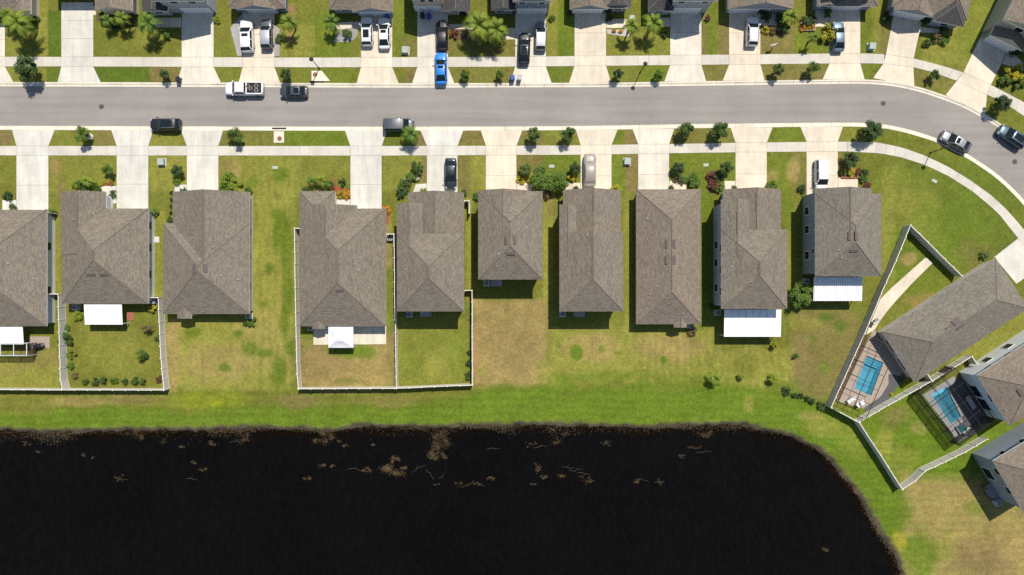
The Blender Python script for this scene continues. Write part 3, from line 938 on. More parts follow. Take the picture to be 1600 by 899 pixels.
    def pipes(s, *pp):
        for px, py in pp:
            x, y, h = s.on_roof(px, py)
            MB().cyl(x, y, h - 0.15, h + 0.30, 0.055, 8).cyl(x, y, h - 0.1, h + 0.05, 0.13, 8, 0.07).build('vent_pipe', M['pipe'], s.root)
        return s

    def vents(s, *vv):
        """boxes: px, py, length (m) along photo y or x"""
        for px, py, lx, ly in vv:
            x, y, h = s.on_roof(px, py)
            gx_ = s.rz_at(x + .2, y) - s.rz_at(x - .2, y); gy_ = s.rz_at(x, y + .2) - s.rz_at(x, y - .2)
            r = MB().box(-lx / 2, -ly / 2, -0.12, lx / 2, ly / 2, 0.13).build('roof_vent', M['vent'], s.root)
            r.location = (x, y, h)
            r.rotation_euler = (math.atan(gy_ / .4), -math.atan(gx_ / .4), 0)
        return s

    def ridge(s, k, a=0.0, b=1.0, w=0.30):
        """a ridge vent along part of block k's ridge"""
        bx0, by0, bx1, by1, ax, e0, e1, z, hw, wr = s.blocks[k]
        zr = z + hw * s.pitch
        if ax == 'y':
            x = (bx0 + bx1) / 2; p = by1 - (hw if e0 == 'h' else 0.3); q = by0 + (hw if e1 == 'h' else 0.3)
            y0, y1 = p + (q - p) * a, p + (q - p) * b
            MB().prism([(x - w / 2, y0), (x + w / 2, y0), (x + w / 2, y1), (x - w / 2, y1)], zr - 0.06, zr + 0.03).build('ridge_vent', M['vent'], s.root)
        return s

    def face(s, k, side):
        wr = s.blocks[k][9]
        return {'N': (wr[0], wr[2], wr[3], 1), 'S': (wr[0], wr[2], wr[1], -1), 'E': (wr[1], wr[3], wr[2], 1), 'W': (wr[1], wr[3], wr[0], -1)}[side]

    def panel(s, name, k, side, u, z0, w, h, mat, proud, parent=None, thick=0.06):
        a, b, c, sg = s.face(k, side)
        m = a + (b - a) * u
        lo, hi = (c - 0.02, c + proud) if sg > 0 else (c - proud, c + 0.02)
        mb = MB()
        if side in 'NS': mb.box(m - w / 2, lo, z0, m + w / 2, hi, z0 + h)
        else: mb.box(lo, m - w / 2, z0, hi, m + w / 2, z0 + h)
        return mb.build(name, mat, parent or s.root)

    def window(s, k, side, *uu, z=1.0, w=1.2, h=1.3):
        for u in uu:
            f = s.panel('window', k, side, u, z, w + 0.18, h + 0.18, M['white'], 0.05)
            for q in (0, 1):
                a, b, c, sg = s.face(k, side); du = (w / 2 - 0.02) / (b - a) / 2
                pz = s.panel('pane', k, side, u + (-du if q == 0 else du), z + 0.09, w / 2 - 0.04, h, M['pane'], 0.065, f)
        return s

    def garage(s, k, side, u, w=4.7):
        g = s.panel('garage_door', k, side, u, 0.02, w, 2.15, M['door'], 0.05)
        for r in range(4):
            s.panel('panel', k, side, u, 0.06 + r * 0.53, w - 0.12, 0.47, M['white'], 0.068, g)
        return s

    def door(s, k, side, u):
        d = s.panel('door', k, side, u, 0.02, 1.0, 2.1, M['bronze'], 0.05)
        a, b, c, sg = s.face(k, side)
        s.panel('handle', k, side, u + 0.38 / (b - a), 1.0, 0.05, 0.12, M['rim'], 0.10, d)
        return s


def sides(h, k, two=False, which='EW'):
    for sd in which:
        h.window(k, sd, 0.25, 0.6, 0.85)
        if two: h.window(k, sd, 0.2, 0.5, 0.8, z=3.5)

H = {}
h = H['S1'] = House('house', 'brown shingle house with white patio cover and dark screened porch behind', 2.6, 'w_white', 'shingle')
h.block(-72, 328, 73, 510, 'y', 'h', 'h').pipes((14, 412), (22, 424), (55, 436)).garage(0, 'N', .86, 4.7); h.window(0, 'E', .3, .7); h.window(0, 'S', .2); h.door(0, 'N', .62)
h = H['S2'] = House('house', 'brown shingle house backing on a fenced yard with hedge plants along its fence', 2.6, 'w_white', 'shingle')
h.block(97, 326, 232, 475, 'y', 'h', 'h').block(95, 300, 166, 398, 'y', 'g', 'g').ridge(0, 0, 1).ridge(1, .06, .55)
h.vents((142, 429, 1.3, .35), (162.5, 429, 1.3, .35)).pipes((116, 343), (109, 404), (199, 397), (200, 405)); h.garage(0, 'N', .83); h.window(0, 'E', .3, .6, .85); h.window(0, 'S', .2, .8); h.window(1, 'N', .4); h.door(0, 'N', .6)
h = H['S3'] = House('house', 'brown shingle house beside the wide unfenced side lawn', 2.6, 'w_cream', 'shingle')
h.block(255, 349, 390, 491, 'y', 'h', 'h').block(270, 300, 390, 424, 'y', 'g', 'g').block(277, 470, 299, 498, 'y', 'g', 'g').ridge(1, .10, .80)
h.vents((303, 420, .35, 1.3), (321, 419, .45, 1.2)).pipes((301, 372), (333, 386), (346, 431), (372, 437)); h.garage(1, 'N', .45); h.window(0, 'E', .3, .65); h.window(0, 'S', .4, .8); h.window(1, 'E', .5); h.door(1, 'N', .05)
h = H['S4'] = House('house', 'brown shingle house with white gutters behind which the white gazebo stands', 2.6, 'w_white', 'shingle')
h.block(468, 326, 603, 510, 'y', 'h', 'h').block(468, 321, 558, 398, 'y', 'g', 'g').block(468, 299, 524, 360, 'y', 'h', 'g').block(488, 490, 507, 514, 'y', 'g', 'g').ridge(0, 0, 1).ridge(1, .06, .7)
h.vents((531, 454, 1.1, .3)).pipes((480, 340), (554, 404), (554, 413), (561, 422), (585, 441)); h.garage(0, 'N', .8); h.window(0, 'E', .2, .6); h.window(0, 'W', .3, .7); h.window(2, 'N', .5); h.window(0, 'S', .5, .8); h.door(0, 'N', .55)
h = H['S5'] = House('house', 'two-storey house with dark sedan in its drive and fenced green yard behind', 5.5, 'w_grey', 'shingle')
h.block(620, 365, 725, 487, 'y', 'h', 'h').block(620, 318, 660, 402, 'y', 'g', 'g').block(637, 301, 725, 377, 'y', 'g', 'g', 2.6).ridge(0, 0, 1).ridge(1, .10, .58).ridge(2, .1, .45)
h.pipes((634, 421), (700, 455)); h.garage(2, 'N', .55); sides(h, 0, True); h.window(0, 'S', .2, .7); h.window(0, 'S', .3, .7, z=3.5); h.window(0, 'N', .3, .7, z=4.1, h=.7); h.door(2, 'N', .06)
h = H['S6'] = House('house', 'shortest two-storey house backing on the driest lot', 5.5, 'w_tan', 'shingle')
h.block(747, 299, 848, 437, 'y', 'h', 'h').block(747, 297.5, 825, 372, 'y', 'g', 'g')
h.vents((790.5, 375.5, .35, 1.2), (804, 375.5, .5, 1.2), (798, 397, 1.2, .3)).pipes((755, 354), (823, 356), (779, 397), (776, 416)); h.garage(0, 'N', .3); sides(h, 0, True); h.window(0, 'S', .6, w=1.8); h.window(0, 'S', .3, .7, z=3.5); h.window(1, 'N', .3, .7, z=3.5); h.door(0, 'N', .85)
h = H['S7'] = House('house', 'two-storey house with the cloth-covered car in its drive', 5.5, 'w_tan', 'shingle')
h.block(874, 363, 974, 487, 'y', 'g', 'h').block(880, 297, 970, 374, 'y', 'g', 'g', 2.6).block(874, 320, 900, 402, 'y', 'g', 'g').ridge(0, .08, 1).ridge(1, .1, .45)
h.pipes((883, 414), (918, 368)); h.garage(1, 'N', .56); sides(h, 0, True); h.window(0, 'S', .5, w=1.8); h.window(0, 'S', .3, .7, z=3.5); h.window(0, 'N', .3, .7, z=4.1, h=.7); h.door(1, 'N', .12)
h = H['S8'] = House('house', 'long single-storey hip-roofed house with two pairs of roof vents', 2.6, 'w_green', 'shingle_warm')
h.block(994, 296, 1095, 507, 'y', 'h', 'h').block(1053, 490, 1073, 512, 'y', 'g', 'g')
h.vents((1041.5, 381.5, .3, 1.3), (1053, 381.5, .45, 1.25), (1041, 406.5, .3, 1.3), (1053, 406.5, .45, 1.25)).pipes((1011, 342), (1077, 321), (1064, 377), (1026, 447), (1014, 460), (1067, 490)); h.garage(0, 'N', .3); h.window(0, 'E', .2, .5, .8); h.window(0, 'W', .2, .5, .8); h.window(0, 'S', .2); h.door(0, 'N', .7)
h = H['S9'] = House('house', 'two-storey house with the largest flat white patio cover behind it', 5.5, 'w_grey', 'shingle')
h.block(1127, 359, 1230, 483, 'y', 'h', 'h').block(1127, 312, 1171, 402, 'y', 'g', 'g').block(1130, 296, 1220, 374, 'y', 'g', 'g', 2.6).ridge(0, 0, 1).ridge(1, .2, .6).ridge(2, .1, .45)
h.pipes((1143, 417), (1186, 368), (1174, 441)); h.garage(2, 'N', .5); sides(h, 0, True); h.window(0, 'S', .3, .7, z=3.5); h.window(0, 'N', .3, .7, z=4.1, h=.7); h.door(2, 'N', .08)
h = H['S10'] = House('house', 'two-storey corner house with ribbed white patio roof and white van in its drive', 5.5, 'w_slate', 'shingle_grey')
h.block(1274, 303, 1377, 432, 'y', 'h', 'h').block(1274, 295, 1363, 378, 'y', 'g', 'g')
h.vents((1327, 369, .3, 1.25), (1338, 369, .5, 1.2), (1334, 392, 1.2, .4)).pipes((1284, 355), (1355, 347), (1310, 391), (1314, 403)); h.garage(0, 'N', .35); sides(h, 0, False); h.window(0, 'W', .62, z=4.0, w=.9, h=.6); h.window(0, 'S', .3, .7, z=3.5); h.window(0, 'W', .3, z=3.5, w=.8, h=.8); h.door(0, 'N', .75)
ANG = math.atan2(116, 178)
h = H['S11'] = House('house', 'single-storey house set at an angle beside the long narrow turquoise pool', 2.6, 'w_tan', 'shingle_grey', (1378, 519, 2.6, ANG))
h.block(0, -9.2, 20.7, 0, 'x', 'h', 'h').pipes((1443, 492), (1427, 502), (1536, 513), (1584, 478))
h.vents((1483, 511, 1.2, .3), (1494, 503, 1.2, .9), (1500, 511, 1.2, .3)); h.window(0, 'N', .2, .5, .62); h.window(0, 'W', .3, .7, w=2.2); h.garage(0, 'E', .5); h.window(0, 'S', .3, .7)
h = H['S12'] = House('house', 'two-storey house set at an angle with caged pool and spa behind', 5.0, 'w_white', 'shingle_warm', (1526, 587, 5.0, ANG))
h.block(0, -9.0, 20, 0, 'x', 'h', 'h').pipes((1571, 641)); h.window(0, 'N', .12, .3, z=3.6); h.window(0, 'N', .2, .4); h.window(0, 'W', .5, z=3.6); h.window(0, 'W', .3, .6, w=2.0, h=1.8, z=.3); h.window(0, 'S', .3, .7)
h.vents((1593, 614, .3, 1.2))
h = H['S13'] = House('house', 'two-storey slate house set at an angle over a bare dry lawn', 5.5, 'w_slate', 'shingle_warm', (1551, 720.5, 5.5, math.radians(31)))
h.block(0, -9.2, 18, 0, 'x', 'h', 'h'); h.window(0, 'N', .12, .32, z=3.8, w=.9, h=.8); h.window(0, 'W', .35, .75, z=3.6); h.window(0, 'W', .6, w=2.0, h=1.8, z=.3)

# the row across the street: their fronts face the camera
h = H['N1'] = House('house', 'house front behind the big palm and verge tree with widest crown', 2.6, 'w_cream', 'shingle_warm')
h.block(-90, -140, 44, 19, 'y', 'h', 'h').block(20, -60, 48, 22, 'y', 'g', 'g'); h.window(0, 'S', .7); h.window(0, 'E', .8); h.garage(0, 'S', .35)
h = H['N2'] = House('house', 'house front with set-back garage and dark palm bed beside the empty drive', 2.6, 'w_cream', 'shingle_warm')
h.block(148, -140, 207, 17, 'y', 'h', 'g').block(80, -140, 160, -8, 'y', 'h', 'h'); h.window(0, 'S', .5, w=1.6); h.garage(1, 'S', .45); h.window(0, 'E', .85)
h = H['N3'] = House('house', 'grey two-storey house front casting a pointed shadow on its empty drive', 5.5, 'w_grey', 'shingle_dark_and_shade')
h.block(237, -150, 318, 2, 'y', 'h', 'g').block(222, -120, 262, 18, 'y', 'h', 'g', 2.6); h.window(0, 'S', .32, .72, z=3.7); h.garage(0, 'S', .62); h.window(1, 'S', .5); h.window(0, 'E', .85, z=3.6)
h = H['N4'] = House('house', 'house front behind the white and silver-roofed parked cars', 2.6, 'w_blue', 'shingle_warm')
h.block(357, -140, 446, 13, 'y', 'h', 'h').block(370, -50, 431, 14.5, 'y', 'g', 'g'); h.garage(1, 'S', .55); h.window(0, 'S', .93); h.window(0, 'W', .85)
h = H['N5'] = House('house', 'house front behind the two white cars with sunroofs', 2.6, 'w_slate', 'shingle_warm')
h.block(514, -140, 612, 15, 'y', 'h', 'h').block(550, -50, 614, 19, 'y', 'g', 'g'); h.garage(1, 'S', .5); h.window(0, 'S', .2)
h = H['N6'] = House('house', 'tan two-storey house front behind the black car and the blue car', 5.5, 'w_tan', 'shingle_warm')
h.block(637, -150, 694, -1, 'y', 'h', 'g').block(690, -120, 735, 17, 'y', 'h', 'g', 2.6, rm=M['shingle_dark_and_shade']); h.window(0, 'S', .35, .62, z=3.6, w=.8, h=1.0); h.garage(0, 'S', .5); h.window(1, 'S', .4); h.door(1, 'S', .75)  # low porch roof gets dark shingle to stand for the shade on it
h = H['N7'] = House('house', 'blue-grey two-storey house front with white-framed windows behind the big palms', 5.5, 'w_blue', 'shingle_warm')
h.block(801, -150, 864, 3, 'y', 'h', 'g').block(767, -120, 805, 16, 'y', 'h', 'g', 2.6, rm=M['shingle_dark_and_shade']); h.window(0, 'S', .2, .78, z=3.7, w=1.0); h.garage(0, 'S', .5); h.window(1, 'S', .35)
h = H['N8'] = House('house', 'house front with white gravel bed and empty drive beside the street lamp', 2.6, 'w_blue', 'shingle_warm')
h.block(890, -140, 985, 13, 'y', 'h', 'h').block(890, -60, 950, 14.5, 'y', 'g', 'g').block(945, -60, 986, 10, 'y', 'g', 'g', 2.6, rm=M['shingle_dark_and_shade']); h.garage(1, 'S', .5); h.window(0, 'S', .85); h.door(0, 'S', .68)
h = H['N9'] = House('house', 'pale grey two-storey house front above an empty shaded drive', 5.5, 'w_grey', 'shingle_warm')
h.block(1052, -150, 1122, 2, 'y', 'h', 'g').block(1013, -120, 1053, 17, 'y', 'h', 'h', 2.6, rm=M['shingle_dark_and_shade']); h.window(0, 'S', .2, .8, z=3.8, w=1.0, h=.8); h.garage(0, 'S', .42); h.window(1, 'S', .5)
h = H['N10'] = House('house', 'low house front behind the lone white car in its drive', 2.6, 'w_slate', 'shingle_warm')
h.block(1137, -140, 1240, 14, 'y', 'h', 'g'); h.garage(0, 'S', .28); h.window(0, 'S', .8, w=1.6); h.door(0, 'S', .58)
h = H['N11'] = House('house', 'two-storey house front with raised yellow flower bed and blue-grey car in its drive', 2.6, 'w_slate', 'shingle_grey')
h.block(1304, -70, 1372, 10, 'y', 'h', 'h').block(1302, -150, 1376, -22, 'y', 'h', 'g', 5.5).block(1277, -110, 1310, 10, 'y', 'h', 'g', 2.6); h.garage(0, 'S', .35); h.window(2, 'S', .5); h.window(1, 'S', .3, .7, z=3.7)
A12 = math.radians(-11)
h = H['N12'] = House('house', 'slightly turned house front with stained empty drive by the street bend', 2.6, 'w_slate', 'shingle_warm', (1394, 10, 2.6, A12))
h.block(0, 0, 11.6, 15, 'y', 'h', 'h').block(0.4, -0.5, 6.4, 8, 'y', 'g', 'g').block(6.6, -1.0, 11.3, 8, 'y', 'g', 'h', None, True, M['shingle_dark_and_shade']); h.garage(1, 'S', .5); h.window(2, 'S', .5)
A13 = math.radians(-26)
h = H['N13'] = House('house', 'turned two-storey house with tall green-grey side wall at the street bend', 5.5, 'w_green', 'shingle_warm', (1534, 50, 0, A13))
h.block(-.42, -.42, 9.6, 16, 'y', 'h', 'g').block(.15, -1.6, 5.6, 3, 'y', 'g', 'g', 2.7); h.garage(1, 'S', .5); h.window(0, 'S', .32, .75, z=3.8); h.window(0, 'W', .5, z=3.8)


# ================================================================== patio covers, gazebo, screens, pools
def cover(label, x0, y0, x1, y1, hgt, ribs=0, fall=0.25, seams=0):
    """a white patio roof on posts, in photo pixels at its height"""
    ax0, ay1 = W(x0, y0, hgt); ax1, ay0 = W(x1, y1, hgt)
    r = thing('patio_cover', label, 'patio cover', ((ax0 + ax1) / 2, ay0, 0))
    w = (ax1 - ax0) / 2; d = ay1 - ay0
    mb = MB()
    zf, zb = hgt - fall, hgt
    mb.rings([[(-w, 0, zf - .1), (w, 0, zf - .1), (w, 0, zf), (-w, 0, zf)], [(-w, d, zb - .1), (w, d, zb - .1), (w, d, zb), (-w, d, zb)]])
    mb.build('roof_panel', M['white_metal'], r)
    for i in range(ribs):
        x = -w + (i + .5) * 2 * w / ribs
        MB().rings([[(x - .085, -.03, zf), (x + .085, -.03, zf), (x + .06, -.03, zf + .11), (x - .06, -.03, zf + .11)], [(x - .085, d, zb), (x + .085, d, zb), (x + .06, d, zb + .11), (x - .06, d, zb + .11)]]).build('rib', M['white_metal'], r)
    for i in range(1, seams):
        x = -w + i * 2 * w / seams
        MB().rings([[(x - .03, 0, zf), (x + .03, 0, zf), (x + .02, 0, zf + .045), (x - .02, 0, zf + .045)], [(x - .03, d, zb), (x + .03, d, zb), (x + .02, d, zb + .045), (x - .02, d, zb + .045)]]).build('seam', M['pipe'], r)
    for sx in (-w + .1, 0, w - .1):
        MB().box(sx - .05, .06, 0, sx + .05, .16, zf - .1).build('post', M['white'], r)
    MB().box(-w - .02, -.05, zf - .14, w + .02, -.005, zf + .02).build('gutter', M['white'], r)
    return r
cover('white patio cover joined to the dark screened porch', -60, 511, 35, 538, 2.5, seams=8)
cover('small white patio cover in the fenced yard with the hedge plants', 131, 476, 190, 507, 2.4, seams=5)
cover('large flat white patio cover casting a broad shadow on the open lawn', 1132, 484, 1221, 526, 2.9, seams=8)
cover('ribbed white patio roof beside the bushy green tree', 1272, 433, 1348, 470, 2.9, 22)

x_, y_ = W(532, 527, 2.4)
g = thing('gazebo', 'white square cloth gazebo with peaked top on the concrete patio', 'gazebo', (x_, y_, 0))
def pyr(mb, w, z0, z1, top=0.0, sag=0.10, wy=None):
    wy = wy or w; n = 4
    for a in range(4):
        ca, sa = [(1, 0), (0, 1), (-1, 0), (0, -1)][a]
        for i in range(n):
            for j in range(n):
                P = []
                for u, v in ((i / n, j / n), ((i + 1) / n, j / n), ((i + 1) / n, (j + 1) / n), (i / n, (j + 1) / n)):
                    rr = 1 - v * (1 - top); tt = (2 * u - 1) * rr
                    z = z0 + (z1 - z0) * v - sag * math.sin(math.pi * v) * (1 - abs(2 * u - 1)) * .8
                    x, y = rr, tt
                    P.append(((x * ca - y * sa) * w, (x * sa + y * ca) * wy, z))
                mb.face(P)
cn = MB(); pyr(cn, 1.9, 2.25, 3.0, .35, .1, 1.65); cn.build('canopy', M['white_metal'], g)
cn = MB(); pyr(cn, 0.75, 3.02, 3.35, 0.0, .02, .65); cn.build('vent_top', M['white_metal'], g)
vl = MB()
for a in range(4):
    c_ = [(1.9, 1.65), (-1.9, 1.65), (-1.9, -1.65), (1.9, -1.65)]
    p, q = c_[a], c_[(a + 1) % 4]
    vl.face([(p[0], p[1], 2.05), (q[0], q[1], 2.05), (q[0], q[1], 2.25), (p[0], p[1], 2.25)])
vl.build('valance', M['white_metal'], g)
for sx in (-1.8, 1.8):
    for sy in (-1.55, 1.55):
        MB().box(sx - .04, sy - .04, 0.04, sx + .04, sy + .04, 2.2).build('post', M['white'], g)

def cage(label, frame, ang, L, D, hgt, nl, nd, mat, cat='screen enclosure', name='pool_cage', screens=True, skip=()):
    """a screened frame: beams over the top, posts round it, mesh between"""
    fx, fy = W(*frame)
    r = thing(name, label, cat, (fx, fy, 0), ang)
    t = .032
    for i in range(nl + 1):
        x = L * i / nl
        MB().box(x - t, 0, hgt - .12, x + t, D, hgt).build('beam', mat, r)
        MB().box(x - t, -t, .02, x + t, t, hgt - .121).build('post', mat, r)
    for j in range(nd + 1):
        y = D * j / nd
        MB().box(-t, y - t * .9, hgt - .115, L + t, y + t * .9, hgt - .006).build('beam', mat, r)
        for x in (0, L):
            if j: MB().box(x - t, y - t, .02, x + t, y + t, hgt - .13).build('post', mat, r)
    MB().box(0, -t * .6, .95, L, t * .6, 1.03).build('chair_rail', mat, r)
    if screens:
        for i in range(nl):
            for j in range(nd):
                x0, x1 = L * i / nl + t, L * (i + 1) / nl - t; y0, y1 = D * j / nd + t, D * (j + 1) / nd - t
                MB().face([(x0, y0, hgt - .05), (x1, y0, hgt - .05), (x1, y1, hgt - .05), (x0, y1, hgt - .05)]).build('screen', M['screen'], r)
            MB().face([(L * i / nl + t, 0, .05), (L * (i + 1) / nl - t, 0, .05), (L * (i + 1) / nl - t, 0, hgt - .13), (L * i / nl + t, 0, hgt - .13)]).build('screen', M['screen_wall'], r)
        for x in (0, L):
            MB().face([(x, .05, .05), (x, D - .05, .05), (x, D - .05, hgt - .13), (x, .05, hgt - .13)]).build('screen', M['screen_wall'], r)
    return r
cage('dark screened porch with white frame under the patio cover', (-20, 556, 2.4), 0, 6.0, 1.9, 2.4, 3, 1, M['white'], name='screen_porch')

# pool decks: a ring of pavers round a sunk basin
def deck(name, outer, hole, mat, z=.05):
    """outer and hole: four-corner pixel quads"""
    mb = MB()
    o, i = Wl(outer), Wl(hole)
    for a in range(4):
        b = (a + 1) % 4
        mb.prism([o[a], o[b], i[b], i[a]], -.2, z)
    return tag(mb.build(name, mat), kind='structure')

def pool(label, corners, depth=1.4, spa=None):
    pm = M['plaster_blue'] if spa else M['plaster_aqua']
    c = Wl(corners)
    cx = sum(p[0] for p in c) / 4; cy = sum(p[1] for p in c) / 4
    r = thing('swimming_pool', label, 'pool', (cx, cy, 0))
    q = [(x - cx, y - cy) for x, y in c]
    mb = MB()
    mb.face([(x, y, -depth) for x, y in reversed(q)])
    for a in range(4):
        b = (a + 1) % 4
        mb.face([(*q[a], .02), (*q[b], .02), (*q[b], -depth), (*q[a], -depth)])
    mb.build('basin', pm, r)
    MB().face([(x, y, -.10) for x, y in (q if sum(q[i][0] * q[(i + 1) % 4][1] - q[(i + 1) % 4][0] * q[i][1] for i in range(4)) > 0 else q[::-1])]).build('water', M['pool_water'], r)
    # entry steps across one short side
    for k in range(3):
        u0, u1 = k * .07, (k + 1) * .07
        def lerp(p, s_, u): return (p[0] + (s_[0] - p[0]) * u, p[1] + (s_[1] - p[1]) * u)
        P = [lerp(q[0], q[3], u0), lerp(q[1], q[2], u0), lerp(q[1], q[2], u1), lerp(q[0], q[3], u1)]
        MB().prism(P, -depth, -.30 - .28 * k).build('step', pm, r)
    for a in range(4):
        b = (a + 1) % 4
        p, s_ = Vector((*q[a], 0)), Vector((*q[b], 0)); n = (s_ - p).normalized(); m = Vector((n.y, -n.x, 0))
        if m.dot(p) < 0: m = -m
        e = [p - n * .0, s_ + n * .0, s_ + m * .3 + n * .0, p + m * .3]
        MB().prism([(v.x, v.y) for v in e], .0, .062 + .002 * a).build('coping', M['paver_grey'] if spa else M['paver_tan'], r)
    return r

POOL1 = [(1354.5, 556), (1380, 567), (1361, 618.5), (1334.5, 607)]
POOL2 = [(1455, 616.5), (1478.5, 604.5), (1502, 651), (1485, 662.5)]
pool('long turquoise pool with entry steps beside the angled single-storey house', POOL1)
pool('bright blue pool inside the black cage beside the small spa', POOL2, 1.3, True)
SPA = [(1491, 667), (1502, 661), (1509, 671), (1498, 678)]
deck('pool_deck', [(1365, 514), (1413, 580), (1356, 640), (1309, 628)], POOL1, M['paver_tan'])
pad('deck_shade_patch', [[(1388, 584), (1417, 590), (1400, 607), (1388, 600)], [(1388, 600), (1400, 607), (1382, 632), (1352, 643), (1350, 637), (1376, 620)]], M['dark_paver_and_shade'], .056)  # dark patch painted where shadow lies on the pool deck
deck('pool_deck', [(1442, 617), (1490, 588), (1544, 664), (1498, 691)], POOL2, M['paver_grey'])
pad('porch_floor', [[(1479, 606), (1500, 592), (1548, 660), (1512, 684), (1503, 655)]], M['dark_paver_and_shade'], .058)
c_ = Wl(SPA); cx = sum(p[0] for p in c_) / 4; cy = sum(p[1] for p in c_) / 4
r = thing('spa', 'small square spa of dark water beside the bright blue pool', 'spa', (cx, cy, 0))
q = [(x - cx, y - cy) for x, y in c_]
MB().prism(q, 0, .42).build('basin', M['paver_grey'], r)
MB().prism([(x * .8, y * .8) for x, y in q], .40, .425).build('water', plain((0.02, 0.09, 0.11), .1, 0, .5), r)
A2 = math.atan2(-80, 62)
# cages: local x runs along the far side from the house
p0, p1 = W(1307, 636, 2.6), W(1355, 524, 2.6)
cage('bronze framed screen cage over the long narrow pool', (1307, 636, 2.6), math.atan2(p1[1] - p0[1], p1[0] - p0[0]), math.hypot(p1[0] - p0[0], p1[1] - p0[1]), -4.9, 2.6, 5, 2, M['bronze'], screens=False)
p0, p1 = W(1500, 697, 2.7), W(1439, 617, 2.7)
cage('black framed screen cage over the bright blue pool and spa', (1500, 697, 2.7), math.atan2(p1[1] - p0[1], p1[0] - p0[0]), math.hypot(p1[0] - p0[0], p1[1] - p0[1]), -6.7, 2.7, 4, 3, M['darkmetal'])
pad('planting_strip', [[(1349, 523), (1357, 527), (1313, 628), (1304, 622)]], M['mulch_brown'], .03)


# ================================================================== fences
POST = MB().box(-.065, -.065, -.1, .065, .065, 1.86).box(-.09, -.09, 1.86, .09, .09, 1.93).mesh('post', M['vinyl_rail'])
def fence(label, pts, hgt=1.83, step=1.86):
    """pts: the top line in photo pixels"""
    P = [Vector((*W(x, y, hgt), 0)) for x, y in pts]
    r = thing('fence', label, 'fence', P[0])
    o = P[0]
    first = True
    for a, b in zip(P[:-1], P[1:]):
        d = b - a; L = d.length; n = max(1, int(round(L / step))); rz = math.atan2(d.y, d.x)
        for i in range(n + 1):
            if i == 0 and not first: continue
            p = a + d * (i / n)
            link('post', POST, r, p - o + Vector((0, 0, random.uniform(-.02, .01))), rz)
        for i in range(n):
            m = a + d * ((i + .5) / n); w = L / n - .13
            f = MB().box(-w / 2, -.025, .06, w / 2, .025, 1.66).build('panel', M['vinyl'], r)
            f.location = m - o; f.rotation_euler = (random.uniform(-.012, .012), 0, rz)
            MB().box(-w / 2, -.05, 1.66, w / 2, .05, 1.80).build('top_rail', M['vinyl_rail'], f)
            MB().box(-w / 2, -.04, .06, w / 2, .04, .2).build('bottom_rail', M['vinyl_rail'], f)
        first = False
    return r
fence('white vinyl fence along the pond strip behind the yard with hedge plants', [(-60, 609), (97, 609.5), (256, 610)])
fence('white vinyl fence between the screened porch and the hedge plant yard', [(74, 459.5), (90.5, 460), (92.5, 540), (94, 594), (97.5, 608.5)])
fence('white vinyl fence between the hedge plant yard and the wide open lawn', [(233, 465.5), (247, 465.5), (251, 560), (256, 609)])
fence('white vinyl fence along the gazebo yard facing the wide open lawn', [(468, 357), (460, 357), (461, 450), (464, 585), (466, 607)])
fence('white vinyl fence closing the gazebo yard towards the pond', [(466.5, 608), (617, 607)])
fence('white vinyl fence between the gazebo and the dark sedan house', [(605, 366), (615.5, 366), (616.5, 460), (618, 540), (619, 606.5)])
fence('white vinyl fence closing the green yard towards the pond', [(619.5, 607), (738, 602)])
fence('white vinyl fence between the green yard and the driest lot', [(727, 454), (737.5, 454), (738, 601.5)])
fence('short white fence screening the bins beside the dark sedan house', [(726, 314), (733, 314), (733, 333)])
fence('white vinyl fence running from the corner lawn down past the long pool', [(1503, 431), (1423, 352), (1400, 408), (1377, 460), (1351, 522), (1320, 590), (1299, 637)])
fence('white vinyl fence behind the long pool facing the pond bank', [(1299.5, 637.5), (1342, 660)])
fence('white vinyl fence between the long pool and the caged pool', [(1343, 659.5), (1388, 633.5), (1438, 606), (1457, 595.5), (1519, 557), (1527, 569)])
fence('short white fence between the caged pool cage and the house wall gap', [(1457, 596), (1449, 584)])
fence('white vinyl fence of the caged pool yard facing the pond', [(1342.5, 660.5), (1376, 711), (1410, 765)])
fence('white vinyl fence between the caged pool yard and the bare dry lawn', [(1410.5, 765), (1430, 752), (1445, 737), (1508, 707), (1543, 686.5)])

